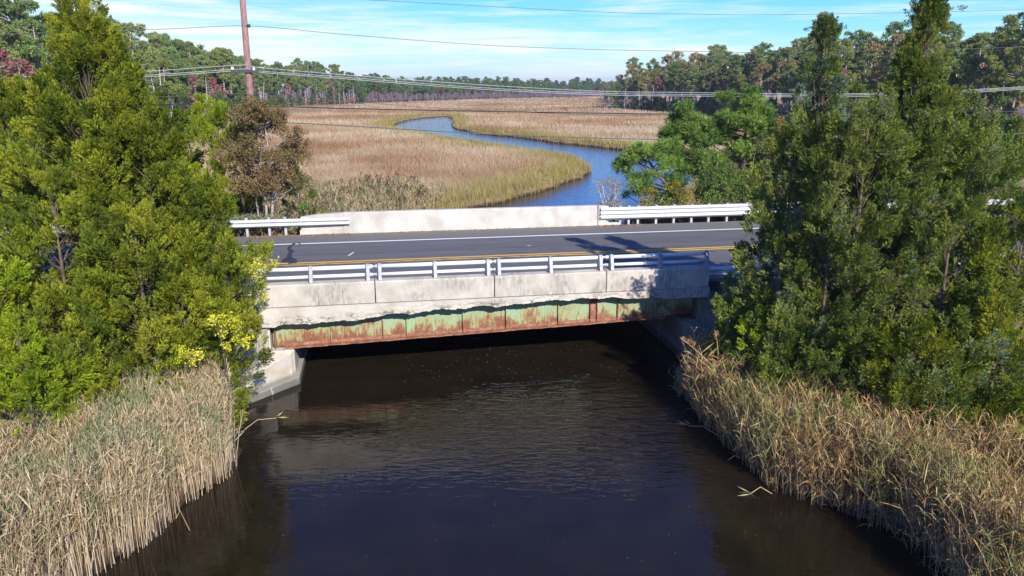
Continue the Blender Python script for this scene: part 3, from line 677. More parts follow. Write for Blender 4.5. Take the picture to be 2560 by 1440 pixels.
wire('black communication cable over the marsh', [(-300, 240), (0, 247), (85, 249), (400, 260), (620, 264), (860, 271), (1150, 277), (1500, 283), (1720, 286), (2000, 289), (2300, 288), (2560, 285), (2900, 275)], PT - 0.22, 0.022, M_WIREB)
wire('thick lowest cable crossing in front of the far river bend', [(-300, 285), (200, 292), (530, 300), (740, 308), (860, 314), (1200, 334), (1400, 342), (1640, 348), (2000, 347), (2430, 338), (2560, 333), (2900, 318)], PT - 0.25, 0.021, M_WIREG)

# ---------------------------------------------------------------- vegetation engine
rng = np.random.default_rng(42)
def frames(d):
    d = d / (np.linalg.norm(d, axis=1, keepdims=True) + 1e-9)
    ref = rng.normal(size=d.shape); a = np.cross(d, ref); a /= (np.linalg.norm(a, axis=1, keepdims=True) + 1e-9)
    return np.stack([a, np.cross(d, a), d], 1)                 # rows: local axes in world
def inst(templ, cen, dirs, scl):
    """templ list of (K,4,3); returns (N*K,4,3), index of clump per face"""
    n = len(cen); Fm = frames(dirs); which = rng.integers(0, len(templ), n); T = np.stack(templ)[which]
    T = T * np.asarray(scl).reshape(-1, 1, 1, 1)
    W = np.einsum('nkvi,nij->nkvj', T, Fm) + cen[:, None, None, :]
    K = T.shape[1]; return W.reshape(-1, 4, 3), np.repeat(np.arange(n), K)
def kites(p, d, ln, wd):
    """kite-shaped leaflets from p along d"""
    n = len(p); d = d / (np.linalg.norm(d, axis=1, keepdims=True) + 1e-9); s = np.cross(d, rng.normal(size=(n, 3))); s /= (np.linalg.norm(s, axis=1, keepdims=True) + 1e-9)
    ln = np.asarray(ln).reshape(-1, 1) * np.ones((n, 1)); wd = np.asarray(wd).reshape(-1, 1) * np.ones((n, 1))
    mid = p + d * ln * 0.5; return np.stack([p, mid + s * wd, p + d * ln, mid - s * wd], 1)
def t_spray(K, ln=0.30, wd=0.045, a0=62, a1=38):
    h = rng.random(K) ** 0.8; ph = rng.random(K) * 2 * np.pi; al = np.radians(a0 - a1 * h + rng.normal(0, 10, K))
    r = 0.20 * np.sqrt(rng.random(K)) * (1 - h * 0.75)
    p = np.stack([r * np.cos(ph), r * np.sin(ph), h * 0.85], 1)
    d = np.stack([np.cos(ph) * np.sin(al), np.sin(ph) * np.sin(al), np.cos(al)], 1)
    return kites(p, d, ln * (1.1 - 0.5 * h), wd)
def t_needle(K, ln=0.9, wd=0.04):
    z = rng.random(K) * 1.2 - 0.25; ph = rng.random(K) * 2 * np.pi; r = np.sqrt(np.maximum(0.02, 1 - np.minimum(1, z) ** 2))
    d = np.stack([r * np.cos(ph), r * np.sin(ph), z], 1)
    return kites(d * 0.12, d, ln, wd)
def t_leaf(K, R=0.9, ln=0.42, wd=0.13):
    p = rng.normal(size=(K, 3)); p *= (R * rng.random((K, 1)) ** 0.4) / np.linalg.norm(p, axis=1, keepdims=True)
    return kites(p, rng.normal(size=(K, 3)) + np.array([0, 0, -0.3]), ln, wd)
SPRAY = [t_spray(46, 0.33, 0.032, 44, 26) for _ in range(6)]; SPRAYC = [t_spray(26, 0.34, 0.06) for _ in range(4)]
NEED = [t_needle(46, 0.95, 0.045) for _ in range(4)]; NEEDC = [t_needle(18, 1.0, 0.11) for _ in range(4)]
LEAF = [t_leaf(26) for _ in range(4)]; LEAFC = [t_leaf(9, 0.9, 0.7, 0.3) for _ in range(3)]
def lerp_cols(cols, u):
    cols = np.array(cols, float); u = np.clip(u, 0, 0.999) * (len(cols) - 1); i = u.astype(int); f = (u - i)[:, None]
    return cols[i] * (1 - f) + cols[i + 1] * f
def colour(cl, cluster_u, cols, nf, jit=0.18):
    c = lerp_cols(cols, cluster_u[cl] + rng.normal(0, 0.10, nf)); return c * (1 + rng.normal(0, jit, (nf, 1)))
def branches(mb, pts_list, r0=0.03, n=4):
    for p, q in pts_list:
        p = np.array(p); q = np.array(q); mid = (p + q) / 2 + np.array([0, 0, -0.08 * np.linalg.norm(q - p)])
        mb.tube([tuple(p), tuple(mid), tuple(q)], [r0, r0 * 0.7, r0 * 0.3], n, False)

def cedar_data(h, r, dens=1.0, cols=None, seed=0, coarse=False, low=0.03, power=0.72, lean=(0, 0), plume=0.36, windy=0.0):
    global rng; rng = np.random.default_rng(seed)
    area = math.pi * r * math.hypot(r, h); nb = int(max(14, area * 1.75 * dens))
    f = rng.random(nb) ** (1.25 if power < 1 else 0.85) * 0.97 + low; f = np.clip(f, low, 0.985)
    az = rng.random(nb) * 2 * np.pi
    ln_ = 0.65 * vnoise(az * r * 0.8 + seed * 3.1, f * h, 0.85) + 0.35 * vnoise(az * r * 0.8, f * h + seed, 0.4)
    lob = 0.56 + 0.62 * np.clip((ln_ - 0.22) / 0.5, 0, 1)
    prof = (1 - f) ** power * np.clip(0.62 + f / 0.16, 0, 1.0)
    Rr = r * prof * lob * (0.93 + 0.12 * rng.random(nb)) + 0.10 + 0.12 * rng.random(nb) * (power > 1)
    tz = f * h + 0.28 * Rr
    ex = np.stack([np.cos(az) * Rr + lean[0] * f * h, np.sin(az) * Rr + lean[1] * f * h, tz], 1)
    outd = np.stack([np.cos(az), np.sin(az), 0.55 + 0.5 * f], 1); outd /= np.linalg.norm(outd, axis=1, keepdims=True)
    k = 8 if coarse else 26
    nb_ = len(ex); od = np.repeat(outd, k, 0); bi = np.repeat(np.arange(nb_), k)
    ps = plume * (1.25 if coarse else 1.0)
    sizeb = np.clip(0.38 + Rr * 0.58, 0.38, 1.0) * (0.75 + 0.5 * rng.random(nb_)); sb = sizeb[bi][:, None]
    fl_ = outd * np.array([0.75, 0.75, 1.0]) + np.array([windy, 0, 0.42]) + rng.normal(0, 0.22, outd.shape); fl_ /= np.linalg.norm(fl_, axis=1, keepdims=True); fd = fl_[bi]
    w_ = rng.random((len(bi), 1)) ** 0.8                       # 0 root .. 1 tip of the flame-shaped spray
    side = rng.normal(size=fd.shape); side -= fd * np.sum(side * fd, 1, keepdims=True); side /= np.linalg.norm(side, axis=1, keepdims=True)
    rad_ = (0.30 * (1 - w_) ** 0.7 + 0.03) * np.sqrt(rng.random((len(bi), 1)))
    cen = np.repeat(ex, k, 0) + fd * (w_ * 0.85 - 0.62) * sb + side * rad_ * sb * 1.15
    dirs = fd * (0.55 + 0.6 * w_) + side * 0.75 * (1 - 0.6 * w_) + np.array([0, 0, 0.15]) + rng.normal(0, 0.18, fd.shape)
    # inner filling
    ni = int(nb_ * 4.0); ii = rng.integers(0, nb_, ni); u = 0.10 + 0.55 * rng.random((ni, 1))
    ax = np.stack([lean[0] * f * h, lean[1] * f * h, f * h * 0.98], 1)[ii]
    cin = ax + (ex[ii] - ax) * u + rng.normal(0, 0.12, (ni, 3)); din = outd[ii] + rng.normal(0, 0.4, (ni, 3))
    cen = np.concatenate([cen, cin]); dirs = np.concatenate([dirs, din]); bi = np.concatenate([bi, ii])
    # leader
    nl = 10 if not coarse else 4; fl = np.linspace(0.9, 1.0, nl)
    cl_ = np.stack([lean[0] * fl * h + rng.normal(0, 0.06, nl), lean[1] * fl * h + rng.normal(0, 0.06, nl), fl * h], 1); cen = np.concatenate([cen, cl_]); dirs = np.concatenate([dirs, np.array([[0, 0, 1.0]] * nl) + rng.normal(0, 0.3, (nl, 3))]); bi = np.concatenate([bi, rng.integers(0, nb_, nl)])
    scl = ps * (0.62 + 0.4 * rng.random(len(cen))) * np.clip(0.45 + Rr[bi] * 0.8, 0.45, 1.0)
    Q, ci = inst(SPRAYC if coarse else SPRAY, cen, dirs, scl)
    bu = rng.random(nb_); cu = np.clip(bu[bi] * 0.75 + rng.random(len(bi)) * 0.25, 0, 1)
    col = colour(ci, cu, cols, len(Q))
    mb = MB(); tp = (lean[0] * h * 0.97, lean[1] * h * 0.97, h * 0.97)
    mb.tube([(0, 0, -0.8), (lean[0] * h * .3, lean[1] * h * .3, h * 0.3), (lean[0] * h * .7, lean[1] * h * .7, h * 0.7), tp], [0.035 * r + 0.03, 0.022 * r + 0.02, 0.012 * r + 0.012, 0.008], 7)
    sel = rng.choice(nb_, min(nb_, 24 if coarse else 240), replace=False)
    branches(mb, [((lean[0] * (f[i] * .85) * h, lean[1] * (f[i] * .85) * h, f[i] * h * 0.85), ex[i] - outd[i] * 0.15) for i in sel], 0.010 + 0.003 * r, 3)
    return Q, col, mb
CED_L = [(0.066, 0.100, 0.014), (0.145, 0.190, 0.018), (0.25, 0.290, 0.022), (0.38, 0.37, 0.035)]
CED_Y = [(0.16, 0.24, 0.014), (0.29, 0.38, 0.018), (0.42, 0.46, 0.03)]
CED_R = [(0.065, 0.105, 0.025), (0.12, 0.175, 0.03), (0.19, 0.24, 0.04), (0.27, 0.28, 0.05), (0.18, 0.25, 0.16)]
CED_B = [(0.07, 0.11, 0.05), (0.12, 0.18, 0.09), (0.22, 0.28, 0.20)]
def finish(name, X, Y, Z, Q, col, mb, label, cat, group=None, bark=None, mat=None, rot=0):
    t_ = empty(name, (X, Y, Z), rot); tag(t_, label, cat, group)
    mb.build('trunk', bark or M_BARK, t_, True)
    link('crown', quad_mesh('crown', Q, col, mat or M_LEAF), t_); return t_
def gh(X, Y): return float(land_h(np.array([X]), np.array([Y]))[0][0])
def cedar(px, Y, apex_py, r, label, cols, seed, group=None, **kw):
    X, _, zt = at(px, apex_py, Y); lean = kw.get('lean', (0, 0)); z0 = max(gh(X, Y), 0.1); h = zt - z0 - 0.10
    X -= lean[0] * h
    Q, c, mb = cedar_data(h, r, cols=cols, seed=seed, **kw)
    return finish('cedar_tree', X, Y, z0, Q, c, mb, label, 'tree', group)
GL = 'cedars crowding the bank left of the bridge'; GR_ = 'cedars crowding the bank right of the bridge'
cedar(186, 17.6, -80, 4.0, 'tallest olive-green cedar left of the bridge, its tip above the skyline', CED_L, 1, GL, power=1.5)
cedar(340, 17.6, 215, 2.15, 'olive cedar right of the tallest left one, its crown leaning over the road', CED_L, 2, GL, power=0.62)
cedar(535, 17.5, 455, 1.15, 'rounded green cedar touching the left end of the near parapet', CED_L, 3, GL, power=0.5, lean=(0.16, 0), low=0.28)
cedar(0, 18.6, 195, 2.7, 'cedar at the left picture edge behind the tallest left one', CED_L, 4, GL, power=0.7)
cedar(-60, 14.6, 640, 1.7, 'bright yellow-green cedar in the lower left corner above the reeds', CED_Y, 5, GL, power=0.6)
cedar(40, 13.9, 800, 1.05, 'low yellow-green cedar at the left edge just above the reed bed', CED_Y, 6, GL, power=0.6)
cedar(120, 16.2, 430, 1.9, 'dark green cedar filling the gap under the tallest left cedar', CED_L, 7, GL, power=0.6)
cedar(330, 16.3, 520, 1.9, 'bushy olive cedar low in the middle of the left cedars', CED_L, 8, GL, power=0.55)
cedar(445, 16.6, 660, 0.95, 'small green cedar beside the yellow-leaved saplings', CED_L, 9, GL, power=0.5)
cedar(465, 17.0, 925, 0.40, 'knee-high juniper sprig behind the reeds below the yellow-leaved saplings', CED_Y, 10, GL, power=0.5)
cedar(340, 15.7, 880, 0.75, 'low green cedar skirt directly behind the left reeds', CED_L, 11, GL, power=0.5)
cedar(2328, 17.6, -40, 3.7, 'tallest cedar right of the bridge, its thin tip at the top edge', CED_R, 21, GR_, power=1.7, windy=0.25)
cedar(2066, 18.2, 35, 2.1, 'slim blue-green cedar with a pointed tip left of the tallest right one', CED_B + CED_R, 22, GR_, power=1.35, lean=(-0.015, 0))
cedar(1990, 18.1, 320, 1.45, 'dark cedar overhanging the road at the right end of the bridge', CED_R, 23, GR_, power=0.55)
cedar(2180, 16.9, 240, 2.0, 'dense dark cedar between the two tall right-hand tips', CED_R, 24, GR_, power=0.65, windy=0.2)
cedar(2480, 17.2, 330, 2.2, 'broad cedar behind the right picture edge with silvery berries', CED_R, 25, GR_, power=0.6, windy=0.2)
cedar(2570, 15.6, 520, 1.8, 'yellow-green cedar at the right picture edge', CED_L, 26, GR_, power=0.6)
cedar(1925, 17.0, 770, 0.85, 'small bright green cedar standing over the right reeds', CED_Y, 27, GR_, power=0.7)
cedar(2300, 15.3, 800, 1.45, 'low olive cedar spreading over the back of the right reed bed', CED_L, 28, GR_, power=0.5)
cedar(2500, 14.9, 830, 1.3, 'low yellow-green cedar in the right corner above the reeds', CED_L, 29, GR_, power=0.5)
cedar(2080, 16.6, 560, 1.35, 'dark low cedar in the shade left of the spreading olive one', CED_R, 30, GR_, power=0.55)
cedar(2390, 15.9, 500, 1.7, 'mid-height dark cedar in front of the tallest right one', CED_R, 31, GR_, power=0.55, windy=0.2)
cedar(1880, 18.6, 610, 0.85, 'small dark cedar shading the right wing wall', CED_R[:3], 32, GR_, power=0.55)
# beyond the road
cedar(520, 31.5, 240, 1.9, 'pale green cedar beyond the far guardrail left of the red-leaved tree', CED_Y, 41, power=0.6, dens=0.8)
cedar(610, 32.4, 440, 1.4, 'low dark green cedar behind the trunks of the red-leaved tree', CED_L[:3], 42, power=0.5, dens=0.8)
cedar(745, 33.2, 425, 1.1, 'low green cedar right of the red-leaved tree', CED_L[:3], 43, power=0.5, dens=0.8)
BEY = ['cedar beyond the road just left of the slim blue-green cedar tip', 'cedar beyond the road between the two tall right-hand tips', 'low cedar beyond the road left of the tallest right cedar', 'cedar beyond the road right of the tallest right cedar', 'bulky cedar beyond the road at the right picture edge', 'narrow cedar beyond the road right of the bright pine', 'cedar beyond the road left of the pale green one', 'cedar beyond the road above the middle of the left cedars', 'cedar beyond the road left of the tallest left cedar']
for k, (px, Y, ay, r) in enumerate(((2010, 36, 300, 2.0), (2130, 42, 215, 2.2), (2240, 36, 330, 2.0), (2420, 38, 235, 2.2), (2530, 40, 300, 2.6), (1905, 40, 330, 1.4), (410, 35, 230, 1.7), (300, 34, 260, 2.0), (110, 36, 200, 2.4))):
    side = 'right' if px > 1200 else 'left'
    cedar(px, Y, ay, r, BEY[k], CED_R if side == 'right' else CED_L[:3], 50 + k, 'cedars beyond the road on the %s' % side, power=0.6, coarse=True, plume=0.5, dens=0.8)

# ---- broadleaf and pine trees
def pads_tree(h, pads, templ, tuft, per, cols, seed, trunks, spread=0.5, dirz=0.5, limb=0.03, ujit=0.3):
    """pads: list of (x,y,z,rad); foliage tufts around each pad"""
    global rng; rng = np.random.default_rng(seed); cen = []; u = []; pads = np.array(pads, float)
    for x, y, z, rd in pads:
        n = max(3, int(per * (rd / 0.6) ** 2)); p = rng.normal(size=(n, 3)); p /= np.linalg.norm(p, axis=1, keepdims=True); p *= (rng.random((n, 1)) ** 0.35) * rd * np.array([1, 1, spread])
        cen.append(p + np.array([x, y, z])); u.append(np.full(n, rng.random()))
    cen = np.concatenate(cen); u = np.concatenate(u)
    dirs = rng.normal(size=cen.shape) * 0.6 + np.array([0, 0, dirz])
    Q, ci = inst(templ, cen, dirs, tuft * (0.75 + 0.5 * rng.random(len(cen))))
    col = colour(ci, np.clip(u * (1 - ujit) + rng.random(len(u)) * ujit, 0, 1), cols, len(Q))
    mb = MB()
    for tr in trunks: mb.tube([p[:3] for p in tr], [p[3] for p in tr], 7)
    tr0 = trunks[0]
    for i, (x, y, z, rd) in enumerate(pads):
        tr = trunks[i % len(trunks)]; zz = z - 0.35 * math.hypot(x, y) - 0.1; best = min(tr, key=lambda p: abs(p[2] - zz))
        # interpolate point on trunk at height zz
        zz = max(tr[0][2] + 0.3, min(zz, tr[-1][2] * 0.98)); p = best
        for a, b in zip(tr, tr[1:]):
            if a[2] <= zz <= b[2]: q_ = (zz - a[2]) / (b[2] - a[2] + 1e-6); p = tuple(a[j] + (b[j] - a[j]) * q_ for j in range(3)); break
        branches(mb, [(p[:3], (x, y, z))], limb, 4)
    return Q, col, mb
# red-leaved tree
X, Y, _ = at(678, 560, 31.3); z0 = 1.7
rr = random.Random(8); pads = []
for i in range(56):
    f = rr.random() ** 0.8; z = 1.95 + 3.6 * f; R = 1.98 * math.sqrt(max(0.05, 1 - ((f - 0.38) / 0.66) ** 2)); a = rr.uniform(0, 6.283); q_ = rr.uniform(0.35, 0.95)
    pads.append((R * q_ * math.cos(a), R * q_ * math.sin(a), z, rr.uniform(0.32, 0.58)))
RED = [(0.12, 0.18, 0.045), (0.22, 0.10, 0.07), (0.17, 0.22, 0.05), (0.32, 0.11, 0.08), (0.16, 0.20, 0.05), (0.36, 0.20, 0.14)]
Q, c, mb = pads_tree(5.6, pads, LEAF, 0.17, 42, RED, 81, [[(-0.2, 0, -1, .07), (-0.15, 0, 1.6, .055), (-0.3, .1, 3.2, .03), (-.2, 0, 4.6, .012)], [(0.1, 0, -1, .075), (0.05, 0.05, 1.2, .06), (0.22, 0, 2.3, .045), (0.1, 0, 4.0, .02), (0, 0, 5.4, .01)], [(-.45, .1, -1, .05), (-.5, 0, 1.5, .04), (-.8, 0, 3.4, .015)]], 0.8, -0.2)
finish('deciduous_tree', X, Y, z0, Q, c, mb, 'reddish-brown broadleaf tree with pale forked trunks in front of the utility pole', 'tree', bark=M_BARKG)
# near pines beyond the road, right
PINE = [(0.09, 0.17, 0.035), (0.17, 0.28, 0.05), (0.28, 0.38, 0.08)]
def near_pine(px, Y, base_py_z, spec, label, seed, trunkpx):
    X, _, _ = at(trunkpx, 500, Y); z0 = max(gh(X, Y), 0.3); P = []; rr = random.Random(seed)
    for (ppx, ppy, rd) in spec:
        x, _, z = at(ppx, ppy, Y); P.append((x - X, rr.uniform(-0.9, 0.7), z - z0, rd))
    P2 = [(a, b_, c_, d_ * 1.3) for a, b_, c_, d_ in P] + [(a + rr.uniform(-.4, .4), b_ + rr.uniform(-.6, .6), c_ - rr.uniform(-.1, .35), d_ * .9) for a, b_, c_, d_ in P]
    topz = max(p[2] for p in P); tx = [p[0] for p in P if p[2] == topz][0]
    Q, c, mb = pads_tree(topz, P2, NEED, 0.24, 38, PINE, seed, [[(0, 0, -1, .13), (0.05, 0, topz * .4, .10), (tx * .6, 0, topz * .75, .06), (tx, 0, topz, .02)]], 0.5, 0.6, 0.035)
    finish('pine_tree', X, Y, z0, Q, c, mb, label, 'tree')
near_pine(1700, 35, 0, [(1868, 262, .55), (1850, 300, .7), (1805, 330, .55), (1905, 320, .6), (1740, 300, .45), (1700, 330, .45), (1760, 350, .6), (1850, 365, .6), (1690, 300, .35), (1870, 235, .4), (1715, 270, .4), (1780, 395, .5), (1720, 420, .5), (1880, 400, .6), (1900, 280, .4), (1830, 290, .5), (1780, 310, .4), (1660, 360, .35), (1700, 380, .4), (1740, 390, .45), (1820, 240, .35), (1925, 360, .5), (1850, 440, .5), (1680, 340, .3)], 'bright green long-needled pine beyond the far guardrail', 91, 1850)
near_pine(1600, 34.2, 0, [(1600, 372, .38), (1640, 385, .32), (1570, 395, .32), (1560, 418, .26), (1545, 410, .2), (1600, 405, .3), (1650, 372, .3), (1680, 410, .35), (1580, 445, .3), (1620, 440, .3), (1690, 450, .4), (1630, 480, .35), (1665, 500, .4), (1590, 480, .25)], 'short leaning pine whose boughs hang over the upstream water', 92, 1690)
def shrub(px, Y, top_py, r, label, cols, seed, cat='shrub', name='shrub', templ=None, tuft=0.15, per=26, hollow=0.3, stems=5, zb=None):
    X, _, zt = at(px, top_py, Y); z0 = gh(X, Y) if zb is None else zb; h = zt - z0; rr = random.Random(seed); P = []
    for i in range(int(12 + 13 * r * h)):
        f = rr.random() ** 0.8; a = rr.uniform(0, 6.283); R = r * math.sqrt(max(0.08, 1 - (f * 1.02 - hollow) ** 2)) * rr.uniform(0.3, 1) * (1 - 0.35 * f)
        P.append((R * math.cos(a), R * math.sin(a), h * (0.12 + 0.82 * f), rr.uniform(0.2, 0.38) * min(1.2, max(0.5, r))))
    tr = [[(rr.uniform(-.15, .15), rr.uniform(-.15, .15), -0.4, .03), (rr.uniform(-.4, .4) * r, rr.uniform(-.4, .4) * r, h * .55, .02), (rr.uniform(-.7, .7) * r, rr.uniform(-.7, .7) * r, h * .9, .008)] for _ in range(stems)]
    Q, c, mb = pads_tree(h, P, templ or LEAF, tuft, per, cols, seed, tr, 0.8, 0.2, 0.01)
    t_ = empty(name, (X, Y, z0)); tag(t_, label, cat); mb.build('stem', M_BARKG if 'bare' in label or 'pale' in label else M_BARK, t_, True); link('foliage', quad_mesh('foliage', Q, c, M_LEAF), t_); return t_
GRN = [(0.07, 0.13, 0.03), (0.15, 0.23, 0.05), (0.24, 0.33, 0.08)]
shrub(1790, 34.2, 405, 1.4, 'leafy green shrub under the pine behind the far guardrail', GRN, 101, tuft=0.19)
shrub(1690, 33.8, 455, 0.8, 'green and yellow shrub behind the right end of the far barrier', [(0.06, 0.1, 0.02), (0.16, 0.18, 0.03), (0.38, 0.33, 0.03)], 102)
shrub(1618, 33.4, 468, 0.55, 'small shrub with yellow leaves just past the barrier terminal', [(0.10, 0.12, 0.03), (0.34, 0.28, 0.03), (0.45, 0.30, 0.05)], 103, per=8)
shrub(1525, 33.2, 435, 0.9, 'nearly bare twiggy shrub with pale buds in front of the river', [(0.34, 0.27, 0.16), (0.42, 0.34, 0.22), (0.45, 0.36, 0.08)], 104, per=1, tuft=0.10, stems=16)
shrub(1870, 34, 455, 0.9, 'dark leafy shrub behind the three-ridged guardrail', GRN, 105)
shrub(1965, 34, 285, 0.9, 'slender tree with orange and yellow leaves among the right cedars', [(0.10, 0.12, 0.03), (0.30, 0.20, 0.05), (0.45, 0.20, 0.07)], 106, 'tree', 'deciduous_tree', tuft=0.17, per=6)
shrub(1905, 34.5, 300, 1.0, 'light green leafy sapling standing between pine and cedars', [(0.10, 0.15, 0.04), (0.2, 0.26, 0.07), (0.3, 0.33, 0.1)], 107, 'tree', 'deciduous_tree', per=7)
shrub(560, 30.9, 540, 0.8, 'low green bush behind the left guardrail posts', GRN, 108)
shrub(760, 31.2, 500, 0.5, 'small bush at the left tip of the far barrier', GRN, 109)
shrub(480, 31, 470, 0.9, 'dark bush at the roadside below the pale green cedar', GRN, 110)
YEL = [(0.42, 0.44, 0.03), (0.60, 0.58, 0.04), (0.72, 0.66, 0.08)]
def yellow(px, Y, pads_px, label, seed):
    X, _, zc_ = at(px, 900, Y); z0 = gh(X, Y); P = []; rr = random.Random(seed)
    for a, b, rd in pads_px: x, _, z = at(a, b, Y - 0.5); P.append((x - X, -0.5 + rr.uniform(-.25, .25), z - z0, rd))
    tz = max(p[2] for p in P)
    Q, c, mb = pads_tree(tz, P, LEAF, 0.12, 38, YEL, seed, [[(0, 0, -.4, .02), (0.05, -.3, tz * .5, .015), (P[0][0], -.45, tz, .006)]], 0.8, -0.1, 0.006)
    t_ = empty('sapling', (X, Y, z0)); tag(t_, label, 'sapling', 'yellow-leaved saplings under the left cedars'); mb.build('stem', M_BARK, t_, True); link('foliage', quad_mesh('foliage', Q, c, M_LEAF), t_)
yellow(575, 16.0, [(540, 800, .12), (580, 795, .13), (600, 815, .13), (555, 818, .12), (590, 842, .12), (615, 855, .10), (545, 845, .08), (570, 862, .07), (530, 808, .08)], 'sapling with bright yellow leaves beside the left abutment', 121)
yellow(470, 15.8, [(455, 870, .09), (475, 885, .12), (455, 890, .10), (490, 890, .09), (472, 905, .08)], 'lower sapling with lime-yellow leaves left of the brighter one', 122)
yellow(520, 17.9, [(648, 650, .035), (660, 664, .035), (688, 655, .02), (650, 690, .04), (656, 745, .03), (640, 672, .035)], 'sparse yellowish sapling poking over the left end of the railing', 123)

# ---------------------------------------------------------------- woods
SK = []
def far_pine_data(seed, h=13.0, bare=0.45, cols=PINE, r=2.6, npad=30, dense=1.0, templ=None, tuft=0.62):
    rr = random.Random(seed); P = []
    lx, ly = rr.uniform(-.5, .5), rr.uniform(-.5, .5)
    for i in range(npad):
        f = bare + (1 - bare) * (i + rr.random()) / npad; a = rr.uniform(0, 6.283)
        R = r * math.sin(math.pi * min(1, max(0.08, 0.18 + (1 - f) / (1 - bare) * 0.75))) * rr.uniform(0.25, 1.0)
        P.append((R * math.cos(a) + lx * f, R * math.sin(a) + ly * f, h * f * 0.97, rr.uniform(0.38, 0.85) * (1.1 - 0.35 * (f - bare))))
    P.append((lx, ly, h * 0.97, 0.7))
    trk = [[(0, 0, -1, .19), (lx * .4, ly * .4, h * .4, .15), (lx * .8, ly * .8, h * .75, .09), (lx, ly, h * .98, .03)]]
    Q, c, mb = pads_tree(h, P, templ or NEEDC, tuft, 13 * dense, cols, seed, trk, 0.55, 0.5, 0.055, 0.5)
    # dead lower branches
    for i in range(9):
        z = h * rr.uniform(0.15, bare + 0.1); a = rr.uniform(0, 6.283); Lb = rr.uniform(0.5, 1.6)
        mb.tube([(lx * .4, ly * .4, z), (math.cos(a) * Lb, math.sin(a) * Lb, z + rr.uniform(-.1, .5))], [0.035, 0.012], 3, False)
    return Q, c, mb
FP = [(0.14, 0.21, 0.07), (0.20, 0.28, 0.085), (0.29, 0.37, 0.11)]
FPY = [(0.18, 0.23, 0.07), (0.27, 0.31, 0.09), (0.37, 0.40, 0.12)]
BRN = [(0.20, 0.14, 0.10), (0.30, 0.20, 0.14), (0.38, 0.27, 0.18)]
ORA = [(0.18, 0.20, 0.07), (0.28, 0.24, 0.09), (0.38, 0.24, 0.12)]
REDT = [(0.30, 0.10, 0.10), (0.36, 0.14, 0.13), (0.28, 0.18, 0.13)]
def proto(name, data, bark=M_BARKG):
    Q, c, mb = data; me_t = bpy.data.meshes.new('trunk'); me_t.from_pydata(mb.v, [], mb.f); me_t.shade_smooth(); me_t.materials.append(bark)
    return (name, me_t, quad_mesh('crown', Q, c, M_LEAF) if Q is not None else None)
pines = [proto('pine_tree', far_pine_data(200 + i, 13, 0.42 + 0.05 * (i % 4), FP if i % 3 else FPY, npad=36, dense=1.8, tuft=0.31)) for i in range(7)]
bares = [proto('bare_tree', far_pine_data(230 + i, 11, 0.35, [BRN, REDT][i % 2], 2.0, 24, 0.5, LEAFC, 0.45)) for i in range(4)]
oranges = [proto('deciduous_tree', far_pine_data(240 + i, 12.5, 0.32, ORA, 2.6, 32, 0.9, LEAFC, 0.42)) for i in range(3)]
rng = np.random.default_rng(9)
def snag_data(seed):
    rr = random.Random(seed); mb = MB(); h = 8.5; mb.tube([(0, 0, -1), (rr.uniform(-.2, .2), 0, h * .5), (rr.uniform(-.4, .4), 0, h)], [0.13, 0.09, 0.02], 5)
    for i in range(14):
        z = h * rr.uniform(0.35, 0.95); a = rr.uniform(0, 6.283); Lb = rr.uniform(0.4, 1.5); mb.tube([(0, 0, z), (math.cos(a) * Lb, math.sin(a) * Lb, z + rr.uniform(0, .7))], [0.035, 0.01], 3, False)
    return None, None, mb
M_SNAG = bark_mat('snag_wood', (0.36, 0.33, 0.30), (0.62, 0.58, 0.54))
snags = [proto('dead_tree', snag_data(250 + i), M_SNAG) for i in range(4)]
smallc = [proto('cedar_tree', cedar_data(4.0, 1.25, 0.7, [(0.07, 0.12, 0.035), (0.11, 0.17, 0.045), (0.17, 0.22, 0.06)], 260 + i, True, plume=0.62, power=0.6), M_BARK) for i in range(4)]
def put(pr, X, Y, Z, scl, rot, label, cat, group):
    name, mt, mc = pr; e = empty(name, (X, Y, Z), rot); e.scale = scl; tag(e, label, cat, group)
    link('trunk', mt, e)
    if mc is not None: link('crown', mc, e)
def along(poly, step):
    o = []
    for a, b in zip(poly, poly[1:]):
        Ld = math.dist(a, b); n = max(1, int(Ld / step)); nx_, ny_ = -(b[1] - a[1]) / Ld, (b[0] - a[0]) / Ld
        o += [(a[0] + (b[0] - a[0]) * (i + .5) / n, a[1] + (b[1] - a[1]) * (i + .5) / n, nx_, ny_) for i in range(n)]
    return o
LAB = {
 'L': ('in the wood left of the marsh', 'left'), 'R': ('in the wood right of the marsh', 'right')}
rr = random.Random(77)
def inview(X, Y, m_=1.06, z=8):
    dep = Y * math.cos(PITCH) + (CAMH - z) * math.sin(PITCH); return dep > 0 and abs(X / dep) < 0.657 * m_
